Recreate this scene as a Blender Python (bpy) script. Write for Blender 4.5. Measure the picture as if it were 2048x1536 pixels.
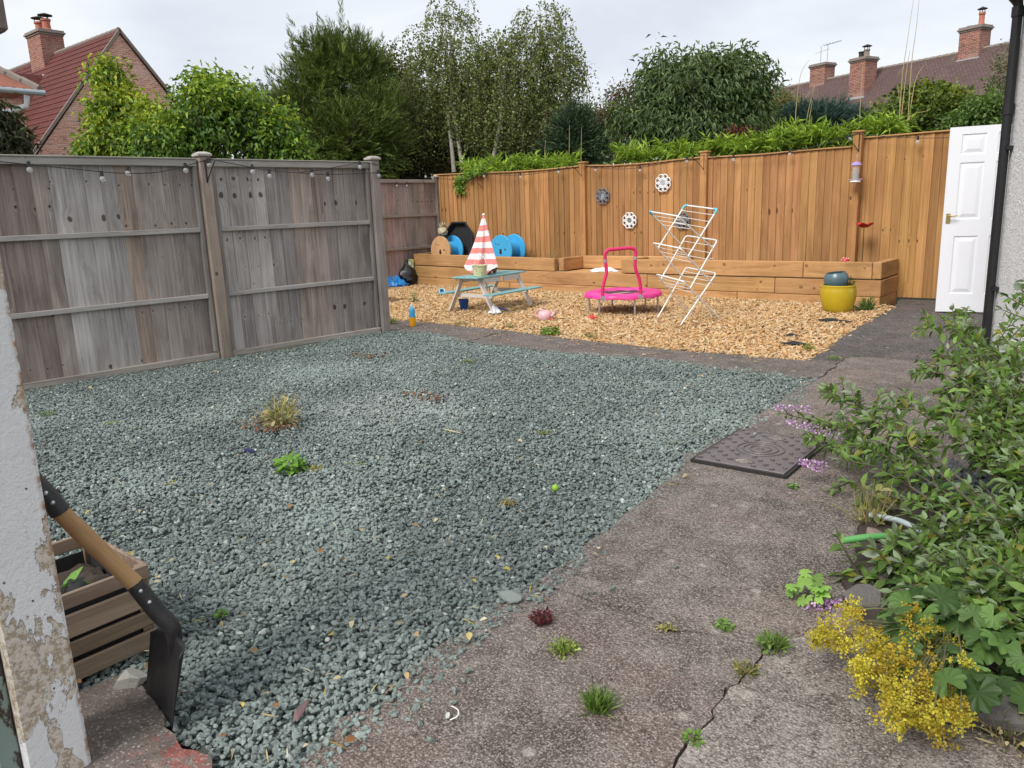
import bpy, bmesh, math, random
import numpy as np
from mathutils import Vector, Matrix, Euler

random.seed(7); rng = np.random.default_rng(7)
sc = bpy.context.scene
for o in list(bpy.data.objects): bpy.data.objects.remove(o)
C = sc.collection

# ---------------------------------------------------------------- camera
F = 1545.0; PITCH = math.radians(12.7); ROLL = math.radians(2.16); HEAD = math.radians(129.7); EYE = 1.27
_h = np.array([math.cos(HEAD), math.sin(HEAD), 0.0]); _up = np.array([0, 0, 1.0])
_r0 = np.cross(_h, _up)
_fw = _h*math.cos(PITCH) - _up*math.sin(PITCH)
_u0 = np.cross(_r0, _fw)
_R = _r0*math.cos(ROLL) - _u0*math.sin(ROLL)
_U = _u0*math.cos(ROLL) + _r0*math.sin(ROLL)
_C = np.array([0, 0, EYE])
cam_d = bpy.data.cameras.new('camera'); cam = bpy.data.objects.new('camera', cam_d); C.objects.link(cam)
cam_d.sensor_width = 36.0; cam_d.lens = 36.0*F/2048.0; cam_d.clip_end = 2000.0; cam_d.clip_start = 0.05
cam.matrix_world = Matrix(((_R[0], _U[0], -_fw[0], 0), (_R[1], _U[1], -_fw[1], 0), (_R[2], _U[2], -_fw[2], EYE), (0, 0, 0, 1)))
sc.camera = cam

# ---------------------------------------------------------------- sky, sun, exposure
w = bpy.data.worlds.new('World'); sc.world = w; w.use_nodes = True
wn = w.node_tree; wn.nodes.clear()
SUN_EL, SUN_AZ = math.radians(46), math.radians(182)   # azimuth: direction the light comes from (compass-like, from +Y clockwise)
wo = wn.nodes.new('ShaderNodeOutputWorld'); wb = wn.nodes.new('ShaderNodeBackground'); wb.inputs[1].default_value = 0.1
sky = wn.nodes.new('ShaderNodeTexSky'); sky.sky_type = 'NISHITA'; sky.sun_disc = False
sky.sun_elevation = SUN_EL; sky.sun_rotation = SUN_AZ; sky.air_density = 1.0; sky.dust_density = 2.0
wtc = wn.nodes.new('ShaderNodeTexCoord'); wmp = wn.nodes.new('ShaderNodeMapping')
wmp.inputs['Scale'].default_value = (1.0, 1.0, 2.6)
wno = wn.nodes.new('ShaderNodeTexNoise'); wno.inputs['Scale'].default_value = 2.6; wno.inputs['Detail'].default_value = 5; wno.inputs['Roughness'].default_value = 0.5; wno.inputs['Distortion'].default_value = 0.3
wrp = wn.nodes.new('ShaderNodeValToRGB')
wrp.color_ramp.elements[0].position = 0.38; wrp.color_ramp.elements[0].color = (3.35, 3.52, 3.85, 1)
wrp.color_ramp.elements[1].position = 0.60; wrp.color_ramp.elements[1].color = (4.35, 4.45, 4.6, 1)
wmx = wn.nodes.new('ShaderNodeMix'); wmx.data_type = 'RGBA'; wmx.inputs[0].default_value = 0.9
L = wn.links.new
L(wtc.outputs['Generated'], wmp.inputs[0]); L(wmp.outputs[0], wno.inputs['Vector']); L(wno.outputs[0], wrp.inputs[0])
L(sky.outputs[0], wmx.inputs[6]); L(wrp.outputs[0], wmx.inputs[7]); L(wmx.outputs[2], wb.inputs[0]); L(wb.outputs[0], wo.inputs[0])

sun_d = bpy.data.lights.new('sun', 'SUN'); sun = bpy.data.objects.new('sun', sun_d); C.objects.link(sun)
sun_d.energy = 1.5; sun_d.angle = math.radians(24); sun_d.color = (1.0, 0.965, 0.91)
_sd = Vector((math.sin(SUN_AZ)*math.cos(SUN_EL), math.cos(SUN_AZ)*math.cos(SUN_EL), math.sin(SUN_EL)))
sun.rotation_euler = (-_sd).to_track_quat('-Z', 'Y').to_euler()

sc.render.engine = 'CYCLES'
sc.view_settings.view_transform = 'Standard'; sc.view_settings.look = 'None'; sc.view_settings.gamma = 1.0
sc.view_settings.exposure = 1.17; sc.view_settings.use_curve_mapping = False
sc.cycles.use_denoising = True; sc.cycles.max_bounces = 6; sc.cycles.diffuse_bounces = 3; sc.cycles.transparent_max_bounces = 8
sc.cycles.glossy_bounces = 2; sc.cycles.transmission_bounces = 4; sc.cycles.caustics_reflective = False; sc.cycles.caustics_refractive = False

# ---------------------------------------------------------------- survey helpers: a sighting from the camera to a real plane
def ray(x, y): return _fw + _R*(x-1024)/F - _U*(y-768)/F
def G(x, y, z=0.0):
    d = ray(x, y); return Vector(_C + d*((z-EYE)/d[2]))
def PL(x, y, p, n):
    d = ray(x, y); p = np.array(p, float); n = np.array(n, float); return Vector(_C + d*(((p-_C)@n)/(d@n)))
def DP(x, y, D): return Vector(_C + ray(x, y)*D)
RX = Vector(_r0); HX = Vector(_h)

# ---------------------------------------------------------------- mesh helpers
class MB:
    def __init__(s): s.v = []; s.f = []
    def add(s, v, f):
        k = len(s.v); s.v += [tuple(p) for p in v]; s.f += [tuple(i+k for i in q) for q in f]; return s
    def box(s, c, d, rot=None, bev=0.0):
        x, y, z = d[0]/2, d[1]/2, d[2]/2
        if bev > 0:
            b = min(bev, x*.9, y*.9, z*.9); vv = []; 
            for sx in (-1, 1):
                for sy in (-1, 1):
                    for sz in (-1, 1):
                        vv += [(sx*x, sy*(y-b), sz*(z-b)), (sx*(x-b), sy*y, sz*(z-b)), (sx*(x-b), sy*(y-b), sz*z)]
            def ix(sx, sy, sz, a): return (((sx > 0)*4+(sy > 0)*2+(sz > 0))*3)+a
            ff = []
            for g in (-1, 1):
                ff.append([ix(g, -1, -1, 0), ix(g, 1, -1, 0), ix(g, 1, 1, 0), ix(g, -1, 1, 0)][::g])
                ff.append([ix(-1, g, -1, 1), ix(-1, g, 1, 1), ix(1, g, 1, 1), ix(1, g, -1, 1)][::g])
                ff.append([ix(-1, -1, g, 2), ix(1, -1, g, 2), ix(1, 1, g, 2), ix(-1, 1, g, 2)][::g])
                for q in (-1, 1):
                    ff.append([ix(g, q, -1, 0), ix(g, q, 1, 0), ix(g, q, 1, 1), ix(g, q, -1, 1)][::g*q])
                    ff.append([ix(g, -1, q, 0), ix(g, -1, q, 2), ix(g, 1, q, 2), ix(g, 1, q, 0)][::g*q])
                    ff.append([ix(-1, g, q, 1), ix(1, g, q, 1), ix(1, g, q, 2), ix(-1, g, q, 2)][::-g*q])
                    for r in (-1, 1): ff.append([ix(g, q, r, 0), ix(g, q, r, 1), ix(g, q, r, 2)][::g*q*r])
        else:
            vv = [(sx*x, sy*y, sz*z) for sx in (-1, 1) for sy in (-1, 1) for sz in (-1, 1)]
            ff = [(0, 1, 3, 2), (4, 6, 7, 5), (0, 4, 5, 1), (2, 3, 7, 6), (0, 2, 6, 4), (1, 5, 7, 3)]
        m = rot if rot is not None else Matrix.Identity(3)
        if isinstance(m, (tuple, list)): m = Euler(m).to_matrix()
        c = Vector(c); return s.add([m @ Vector(p) + c for p in vv], ff)
    def bar(s, a, b, w, h, up=(0, 0, 1), bev=0.0, ext=0.0):
        a, b = Vector(a), Vector(b); d = b-a; L = d.length; x = d/L
        y = Vector(up).cross(x)
        if y.length < 1e-4: y = Vector((0, 1, 0)).cross(x)
        y.normalize(); z = x.cross(y)
        m = Matrix((x, y, z)).transposed()
        return s.box((a+b)/2, (L+2*ext, w, h), m, bev)
    def tube(s, pts, r, n=8, cap=True, closed=False):
        pts = [Vector(p) for p in pts]; N = len(pts); rs = r if isinstance(r, (list, tuple)) else [r]*N
        vv = []; ff = []; prev = None
        for i, p in enumerate(pts):
            if closed: t = (pts[(i+1) % N]-pts[i-1])
            else: t = pts[min(i+1, N-1)]-pts[max(i-1, 0)]
            t = t.normalized() if t.length > 1e-9 else Vector((0, 0, 1))
            if prev is None:
                u = t.cross(Vector((0, 0, 1)))
                if u.length < .05: u = t.cross(Vector((1, 0, 0)))
            else: u = prev - t*prev.dot(t)
            u.normalize(); prev = u; q = t.cross(u)
            for k in range(n):
                a = 2*math.pi*k/n; vv.append(p + (u*math.cos(a)+q*math.sin(a))*rs[i])
        M_ = N if closed else N-1
        for i in range(M_):
            for k in range(n):
                a, b = i*n+k, i*n+(k+1) % n; c, d = ((i+1) % N)*n+(k+1) % n, ((i+1) % N)*n+k
                ff.append((a, b, c, d))
        if cap and not closed: ff += [tuple(range(n))[::-1], tuple((N-1)*n+k for k in range(n))]
        return s.add(vv, ff)
    def lathe(s, prof, n=24, m=None, a0=0.0, sx=1.0, sy=1.0):
        vv = []; ff = []; P = len(prof)
        for k in range(n):
            a = a0+2*math.pi*k/n
            for r, z in prof: vv.append(Vector((r*math.cos(a)*sx, r*math.sin(a)*sy, z)))
        for k in range(n):
            for i in range(P-1):
                a, b = k*P+i, ((k+1) % n)*P+i
                ff.append((a, b, b+1, a+1))
        if m is not None: vv = [m @ v for v in vv]
        return s.add(vv, ff)
    def prism(s, poly, z0, z1, m=None):
        n = len(poly); vv = [Vector((p[0], p[1], z0)) for p in poly]+[Vector((p[0], p[1], z1)) for p in poly]
        ff = [tuple(range(n))[::-1], tuple(range(n, 2*n))]+[(i, (i+1) % n, n+(i+1) % n, n+i) for i in range(n)]
        if m is not None: vv = [m @ v for v in vv]
        return s.add(vv, ff)
    def ball(s, c, r, nu=12, nv=8, sc_=(1, 1, 1), m=None):
        prof = [(max(1e-5, r*math.sin(math.pi*j/nv)), -r*math.cos(math.pi*j/nv)) for j in range(nv+1)]
        t = MB().lathe(prof, nu); c = Vector(c)
        vv = [Vector((v[0]*sc_[0], v[1]*sc_[1], v[2]*sc_[2])) for v in t.v]
        if m is not None: vv = [m @ v for v in vv]
        return s.add([v+c for v in vv], t.f)
    def jitter(s, a, seed=0):
        r = random.Random(seed); s.v = [(x+r.uniform(-a, a), y+r.uniform(-a, a), z+r.uniform(-a, a)) for x, y, z in s.v]; return s
    def mesh(s, name, mat, smooth=None):
        me = bpy.data.meshes.new(name); me.from_pydata(s.v, [], s.f); me.update()
        bm = bmesh.new(); bm.from_mesh(me); bmesh.ops.recalc_face_normals(bm, faces=bm.faces); bm.to_mesh(me); bm.free()
        if mat is not None:
            for q in (mat if isinstance(mat, (list, tuple)) else [mat]): me.materials.append(q)
        if smooth is not None:
            me.polygons.foreach_set('use_smooth', [True]*len(me.polygons))
            if smooth > 0: me.set_sharp_from_angle(angle=math.radians(smooth))
        return me
    def build(s, name, mat, parent=None, smooth=None, loc=None, rot=None):
        return obj(name, s.mesh(name, mat, smooth), parent, loc, rot)

def obj(name, me, parent=None, loc=None, rot=None):
    o = bpy.data.objects.new(name, me); C.objects.link(o)
    if parent is not None: o.parent = parent
    if loc is not None: o.location = loc
    if rot is not None: o.rotation_euler = rot
    return o
def tag(o, label=None, cat=None, group=None, kind=None):
    if label: o['label'] = label
    if cat: o['category'] = cat
    if group: o['group'] = group
    if kind: o['kind'] = kind
    return o
def thing(name, label, cat, loc=(0, 0, 0), rz=0.0, group=None):
    o = bpy.data.objects.new(name, None); C.objects.link(o); o.empty_display_size = .1
    o.location = loc; o.rotation_euler = (0, 0, rz); return tag(o, label, cat, group)
def np_mesh(name, V, Fa, mat, tint=None, smooth=False):
    """V (n,3), Fa (m,k) index array with one k"""
    me = bpy.data.meshes.new(name); n, (m, k) = len(V), Fa.shape
    me.vertices.add(n); me.vertices.foreach_set('co', np.ascontiguousarray(V, dtype=np.float32).ravel())
    me.loops.add(m*k); me.loops.foreach_set('vertex_index', np.ascontiguousarray(Fa, dtype=np.int32).ravel())
    me.polygons.add(m); me.polygons.foreach_set('loop_start', np.arange(0, m*k, k, dtype=np.int32))
    if smooth: me.polygons.foreach_set('use_smooth', np.ones(m, dtype=bool))
    if tint is not None:
        a = me.color_attributes.new('tint', 'FLOAT_COLOR', 'POINT')
        t = np.ones((n, 4), np.float32); t[:, :3] = tint; a.data.foreach_set('color', t.ravel())
    me.materials.append(mat); me.update(calc_edges=True); me.validate(); return me
# ---------------------------------------------------------------- materials
class NT:
    def __init__(s, name):
        s.m = bpy.data.materials.new(name); s.m.use_nodes = True; s.t = s.m.node_tree; s.t.nodes.clear()
        s.out = s.t.nodes.new('ShaderNodeOutputMaterial')
    def n(s, ty, _p=None, **k):
        nd = s.t.nodes.new('ShaderNode'+ty)
        for a, b in (_p or {}).items(): setattr(nd, a, b)
        for a, b in k.items():
            key = a.replace('_', ' ')
            if key.startswith('i') and key[1:].isdigit(): key = int(key[1:])
            s.set(nd.inputs[key], b)
        return nd
    def set(s, sock, v):
        if isinstance(v, bpy.types.NodeSocket): s.t.links.new(v, sock)
        elif hasattr(v, 'outputs'): s.t.links.new(v.outputs[0], sock)
        else:
            if isinstance(v, tuple) and sock.type == 'RGBA' and len(v) == 3: v = v+(1,)
            sock.default_value = v
    def math(s, op, a, b=0.0, c=None, clamp=False):
        nd = s.n('Math', {'operation': op, 'use_clamp': clamp}); s.set(nd.inputs[0], a); s.set(nd.inputs[1], b)
        if c is not None: s.set(nd.inputs[2], c)
        return nd.outputs[0]
    def mix(s, f, a, b, bt='MIX'):
        nd = s.n('Mix', {'data_type': 'RGBA', 'blend_type': bt}); s.set(nd.inputs[0], f); s.set(nd.inputs[6], a); s.set(nd.inputs[7], b); return nd.outputs[2]
    def ramp(s, f, *st):
        nd = s.n('ValToRGB'); cr = nd.color_ramp
        while len(cr.elements) < len(st): cr.elements.new(0.5)
        for e, (p, c) in zip(cr.elements, st): e.position = p; e.color = (c if isinstance(c, tuple) else (c, c, c))+(1,)
        s.set(nd.inputs[0], f); return nd.outputs[0]
    def noise(s, v, scale, detail=4, rough=.55, dist=0.0, d=None):
        nd = s.n('TexNoise', {'noise_dimensions': d or '3D'}, Scale=scale, Detail=detail, Roughness=rough, Distortion=dist); s.set(nd.inputs['Vector'], v); return nd.outputs[0]
    def vor(s, v, scale, feat='F1', rnd=1.0, d='3D'):
        nd = s.n('TexVoronoi', {'feature': feat, 'voronoi_dimensions': d}, Scale=scale, Randomness=rnd); s.set(nd.inputs['Vector'], v); return nd
    def mapg(s, v, scale=(1, 1, 1), loc=(0, 0, 0), rot=(0, 0, 0)):
        return s.n('Mapping', Vector=v, Scale=scale, Location=loc, Rotation=rot).outputs[0]
    def pos(s): return s.n('NewGeometry').outputs['Position']
    def objc(s): return s.n('TexCoord').outputs['Object']
    def bump(s, h, strength=.5, dist=.01, nrm=None):
        nd = s.n('Bump', Strength=strength, Distance=dist, Height=h)
        if nrm is not None: s.set(nd.inputs['Normal'], nrm)
        return nd.outputs[0]
    def done(s, base, rough=.7, nrm=None, metal=0.0, spec=.5, **k):
        b = s.n('BsdfPrincipled'); s.set(b.inputs['Base Color'], base); s.set(b.inputs['Roughness'], rough); s.set(b.inputs['Metallic'], metal)
        s.set(b.inputs['Specular IOR Level'], spec)
        for a, v in k.items(): s.set(b.inputs[a.replace('_', ' ')], v)
        if nrm is not None: s.set(b.inputs['Normal'], nrm)
        s.t.links.new(b.outputs[0], s.out.inputs[0]); return s.m

def plain(name, c, rough=.5, var=.12, vs=18.0, bump=.12, bs=60.0, metal=0.0, spec=.5, dirt=0.0, **k):
    """painted / plastic / metal surface with slight mottling, fine relief and a little grime"""
    t = NT(name); p = t.objc()
    c2 = tuple(x*(1-var) for x in c); c3 = tuple(min(1, x*(1+var)) for x in c)
    col = t.mix(t.noise(p, vs, 5, .6), c2, c3)
    if dirt: col = t.mix(t.math('MULTIPLY', t.ramp(t.noise(p, 9.0, 6, .7), (.5, 0.0), (.75, 1.0)), dirt), col, (.16, .13, .10))
    r = t.math('ADD', t.math('MULTIPLY', t.noise(p, vs*2.3, 3), .2), rough-.1)
    return t.done(col, r, t.bump(t.noise(p, bs, 4), bump, .003), metal, spec, **k)

def wood(name, light, dark, knot, gs=1.0, tinted=True, bump=.35, rough=.8, knots=1.0, axis='Z', green=None, ksz=.10, kst=.8):
    """sawn timber: grain runs along the local long axis, knots repeat at the same height in boards cut from one log (object colour alpha)"""
    t = NT(name); oi = t.n('ObjectInfo'); co = t.objc()
    rot = {'Z': (0, 0, 0), 'X': (0, -math.pi/2, 0), 'Y': (math.pi/2, 0, 0)}[axis]
    co = t.mapg(co, rot=rot)
    off = t.n('CombineXYZ', X=t.math('MULTIPLY', oi.outputs['Random'], 3.7), Y=t.math('MULTIPLY', oi.outputs['Random'], 11.3), Z=t.math('MULTIPLY', oi.outputs['Alpha'], 37.0))
    v = t.n('VectorMath', {'operation': 'ADD'}); t.set(v.inputs[0], co); t.set(v.inputs[1], off.outputs[0]); v = v.outputs[0]
    # knots (cells about 0.2 m)
    jog = t.n('CombineXYZ', X=t.math('MULTIPLY', oi.outputs['Random'], .05), Y=t.math('MULTIPLY', oi.outputs['Alpha'], 5.0), Z=t.math('MULTIPLY', oi.outputs['Alpha'], 37.0))
    kv = t.n('VectorMath', {'operation': 'ADD'}); t.set(kv.inputs[0], co); t.set(kv.inputs[1], jog.outputs[0])
    wob = t.n('VectorMath', {'operation': 'SCALE'}); t.set(wob.inputs[0], t.n('TexNoise', Scale=6.0, Vector=v).outputs['Color']); t.set(wob.inputs['Scale'], .07)
    kv2 = t.n('VectorMath', {'operation': 'ADD'}); t.set(kv2.inputs[0], kv.outputs[0]); t.set(kv2.inputs[1], wob.outputs[0])
    ks = t.n('SeparateXYZ', Vector=kv2.outputs[0]); k2 = t.n('CombineXYZ', X=t.math('ADD', ks.outputs[0], t.math('MULTIPLY', oi.outputs['Alpha'], 9.0)), Y=t.math('MULTIPLY', ks.outputs[2], kst), Z=0.0)
    vo = t.vor(k2.outputs[0], 7.0, d='2D'); sep = t.n('SeparateColor'); t.set(sep.inputs[0], vo.outputs['Color'])
    has = t.math('GREATER_THAN', sep.outputs[0], t.math('MULTIPLY_ADD', oi.outputs['Random'], .35, .40))
    sz = t.math('MULTIPLY_ADD', t.math('POWER', sep.outputs[1], 3.0), ksz*1.55, ksz*.28)
    dist = vo.outputs['Distance']
    kin = t.math('MULTIPLY', t.math('MULTIPLY', t.n('MapRange', {'interpolation_type': 'SMOOTHSTEP'}, i0=dist, i1=t.math('MULTIPLY', sz, 1.15), i2=t.math('MULTIPLY', sz, .75)).outputs[0], has), knots)
    halo = t.math('MULTIPLY', t.n('MapRange', {'interpolation_type': 'SMOOTHSTEP'}, i0=dist, i1=t.math('MULTIPLY', sz, 5.0), i2=sz).outputs[0], has)
    # grain bends round the knots
    warp = t.n('CombineXYZ', X=t.math('MULTIPLY', halo, .035), Y=0.0, Z=0.0)
    gv = t.n('VectorMath', {'operation': 'ADD'}); t.set(gv.inputs[0], v); t.set(gv.inputs[1], warp.outputs[0])
    fine = t.noise(t.mapg(gv.outputs[0], scale=(85*gs, 85*gs, 1.6)), 1.0, 5, .65, .4)
    band = t.noise(t.mapg(gv.outputs[0], scale=(22*gs, 9*gs, .55)), 1.0, 3, .5, .8)
    big = t.noise(v, 1.7, 3)
    col = t.mix(t.ramp(fine, (.3, 0.0), (.7, 1.0)), dark, light)
    col = t.mix(t.math('MULTIPLY', t.ramp(band, (.45, 0.0), (.62, 1.0)), .45), col, dark)
    col = t.mix(t.math('MULTIPLY', t.ramp(big, (.35, 0.0), (.7, 1.0)), .5), col, tuple(min(.9, x*1.2) for x in light))
    stn = t.noise(t.mapg(v, scale=(5, 5, .9)), 1.3, 5, .65, .6); col = t.mix(t.math('MULTIPLY', t.ramp(stn, (.50, 0.0), (.68, 1.0)), .55), col, tuple(x*.72 for x in dark))
    col = t.mix(t.math('MULTIPLY', halo, .42), col, t.mix(t.ramp(t.math('FRACT', t.math('MULTIPLY', dist, 26.0)), (.0, 0.0), (.5, 1.0), (1.0, 0.0)), tuple(min(.9, x*1.2) for x in light), dark))
    ring = t.ramp(t.math('FRACT', t.math('MULTIPLY', dist, 55.0)), (0.0, .7), (.5, 1.1), (1.0, .7))
    col = t.mix(kin, col, t.mix(1.0, knot, ring, 'MULTIPLY'))
    if green: col = t.mix(t.math('MULTIPLY', t.ramp(t.noise(v, 3.1, 5, .65), (.55, 0.0), (.72, 1.0)), .35), col, green)
    if tinted: col = t.mix(1.0, col, oi.outputs['Color'], 'MULTIPLY')
    h = t.math('SUBTRACT', t.math('ADD', fine, t.math('MULTIPLY', band, .6)), t.math('MULTIPLY', kin, .5))
    return t.done(col, rough, t.bump(h, bump, .004), spec=.25)

def foliage(name, rough=.5, trans=.35, spec=.35, vein=0.0):
    t = NT(name); at = t.n('VertexColor', {'layer_name': 'tint'}); p = t.pos()
    col = t.mix(t.noise(p, 30.0, 2), t.mix(1.0, at.outputs[0], (.82, .82, .82), 'MULTIPLY'), t.mix(1.0, at.outputs[0], (1.15, 1.15, 1.15), 'MULTIPLY'))
    b = t.n('BsdfPrincipled'); t.set(b.inputs['Base Color'], col); b.inputs['Roughness'].default_value = rough; b.inputs['Specular IOR Level'].default_value = spec
    tr = t.n('BsdfTranslucent'); t.set(tr.inputs[0], t.mix(1.0, col, (1.25, 1.25, .7), 'MULTIPLY'))
    mx = t.n('MixShader'); mx.inputs[0].default_value = trans
    t.t.links.new(b.outputs[0], mx.inputs[1]); t.t.links.new(tr.outputs[0], mx.inputs[2]); t.t.links.new(mx.outputs[0], t.out.inputs[0]); return t.m

def stone_mat(name, a, b, speck, s=1.0, rough=.85, patch=None):
    t = NT(name); oi = t.n('ObjectInfo'); p = t.objc()
    r = oi.outputs['Random']; wp = t.pos()
    col = t.ramp(r, (0.0, a), (.45, tuple((x+y)/2 for x, y in zip(a, b))), (.9, b), (.985, tuple(min(1, x*1.5) for x in b)), (1.0, tuple(min(1, x*2.4) for x in (b[0]*1.25, b[1]*1.08, b[2]*.95))))
    q = t.n('VectorMath', {'operation': 'ADD'}); t.set(q.inputs[0], p); t.set(q.inputs[1], t.n('CombineXYZ', X=t.math('MULTIPLY', r, 31.0), Y=t.math('MULTIPLY', r, 57.0), Z=r).outputs[0])
    n1 = t.noise(q.outputs[0], .9*s, 5, .7); n2 = t.noise(q.outputs[0], 2.3*s, 5, .8, .6)
    col = t.mix(t.math('MULTIPLY', t.ramp(n2, (.52, 0.0), (.60, 1.0)), .75), col, speck)
    col = t.mix(t.ramp(n1, (.35, 0.0), (.6, 1.0)), t.mix(1.0, col, (.55, .55, .57), 'MULTIPLY'), col)
    dust = t.math('MULTIPLY', t.ramp(t.noise(wp, .85, 5, .6, .4), (.47, 0.0), (.68, 1.0)), .5); col = t.mix(dust, col, tuple(min(.8, x*1.45) for x in b))
    if patch:
        pd = t.n('VectorMath', {'operation': 'DISTANCE'}); t.set(pd.inputs[0], wp); pd.inputs[1].default_value = patch; col = t.mix(t.math('MULTIPLY', t.ramp(t.math('ADD', pd.outputs['Value'], t.math('MULTIPLY', t.math('SUBTRACT', t.noise(wp, 3.0, 5, .7), .5), 1.3)), (.25, 1.0), (.75, 0.0)), .38), col, (.58, .61, .59))
    dk = t.math('MULTIPLY', t.ramp(t.noise(t.mapg(wp, loc=(5, 2, 0)), 1.3, 4, .6), (.55, 0.0), (.72, 1.0)), .35); col = t.mix(dk, col, tuple(x*.6 for x in a))
    return t.done(col, rough, t.bump(n2, .6, .08), spec=.3)

MT = {}
MT['greywood'] = wood('weathered grey timber', (.50, .475, .455), (.17, .148, .134), (.048, .038, .033), knots=.85)
MT['greyrail'] = wood('weathered grey rail timber', (.50, .475, .445), (.26, .235, .215), (.07, .058, .05), axis='X', knots=.8, ksz=.06)
MT['greypost'] = wood('weathered grey post timber', (.38, .335, .30), (.20, .17, .148), (.06, .05, .042), knots=.8, ksz=.06)
MT['newwood'] = wood('honey treated fence timber', (.50, .275, .112), (.27, .125, .043), (.12, .05, .02), knots=.9, ksz=.085)
MT['sleeper'] = wood('treated sleeper timber', (.56, .325, .145), (.33, .165, .06), (.15, .065, .025), axis='X', knots=.7, gs=.7, ksz=.09, green=(.26, .20, .09))
MT['sleeper_end'] = wood('sleeper end grain', (.42, .23, .09), (.24, .12, .045), (.12, .06, .03), axis='Y', knots=.3)
MT['cratewood'] = wood('dry crate timber', (.36, .27, .20), (.17, .118, .085), (.08, .055, .04), axis='Y', knots=.5, gs=.8)
MT['handlewood'] = wood('shovel ash shaft', (.52, .33, .165), (.33, .19, .085), (.16, .09, .05), axis='X', knots=.25, gs=.6, tinted=False)
MT['whitewood'] = plain('white washed timber', (.60, .555, .51), .6, .12, 14, .25, 40)
MT['teal'] = plain('teal paint', (.19, .40, .41), .5, .16, 16, .2, 50, dirt=.15)
MT['black'] = plain('black plastic', (.022, .023, .026), .42, .2, 20, .15, 40)
MT['blackmetal'] = plain('black painted steel', (.020, .020, .022), .45, .35, 30, .25, 70, spec=.35, dirt=.2)
MT['pink'] = plain('hot pink vinyl', (.80, .045, .30), .38, .1, 8, .12, 30)
MT['pinkfoam'] = plain('crimson pink foam sleeve', (.66, .022, .13), .55, .14, 12, .2, 90)
MT['steel'] = plain('galvanised steel', (.60, .61, .63), .35, .12, 40, .08, 60, metal=.85)
MT['white'] = plain('white coated wire', (.78, .77, .73), .4, .05, 20, .05, 40)
MT['doorwhite'] = plain('white door paint', (.80, .81, .85), .38, .03, 3, .06, 26)
MT['aqua'] = plain('aqua plastic', (.12, .50, .62), .4, .1)
MT['drumblue'] = plain('sky blue paint on drum', (.045, .36, .66), .55, .14, 10, .3, 40, dirt=.12)
MT['drumwood'] = wood('bare drum chipboard', (.60, .37, .19), (.44, .25, .12), (.15, .09, .05), knots=.2, tinted=False)
MT['brass'] = plain('brass', (.78, .58, .25), .25, .1, metal=1.0)
MT['yellow'] = plain('yellow glaze', (.50, .36, .018), .22, .2, 5, .12, 14, spec=.6)
MT['tealglaze'] = plain('grey teal glaze', (.085, .145, .17), .3, .25, 14, .45, 22, spec=.5)
MT['red'] = plain('red enamel', (.55, .022, .03), .35, .2)
MT['glass'] = None
t = NT('clear bulb glass'); MT['glass'] = t.done((.86, .88, .90), .08, Transmission_Weight=.45, IOR=1.2, Alpha=.5)
MT['mirror'] = plain('mirror glass', (.62, .66, .70), .12, .05, metal=1.0)
MT['mirrorwhite'] = plain('white mirror frame', (.80, .80, .80), .45, .04)
MT['mirrorgrey'] = plain('grey mirror frame', (.17, .18, .20), .45, .15)
MT['soil'] = plain('dark soil', (.045, .033, .025), .95, .5, 40, 1.0, 60)
MT['blackcloth'] = plain('black weed membrane', (.016, .016, .018), .8, .3, 30, .5, 120)
MT['cast'] = plain('worn iron cover', (.165, .140, .142), .38, .25, 14, .4, 120, metal=.3, dirt=.3)
MT['castdark'] = plain('iron frame', (.022, .020, .020), .6, .3, 30, .4, 90)
MT['pipe'] = plain('black downpipe', (.012, .012, .014), .4, .3)
MT['lead'] = plain('lead flashing', (.33, .34, .36), .6, .25, 4)
MT['terracotta'] = plain('terracotta', (.42, .14, .09), .8, .2, 6)
MT['bark'] = plain('bark', (.10, .075, .055), .95, .45, 12, 1.0, 30)
MT['birchbark'] = plain('birch bark', (.42, .38, .33), .8, .35, 7, .6, 20)
MT['stem'] = plain('green brown stem', (.12, .12, .055), .8, .3)
MT['cane'] = plain('dry straw cane', (.42, .32, .15), .8, .25)
MT['leaf'] = foliage('leaf'); MT['needle'] = foliage('needle', .6, .15, .2); MT['petal'] = foliage('petal', .6, .3, .2)
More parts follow.
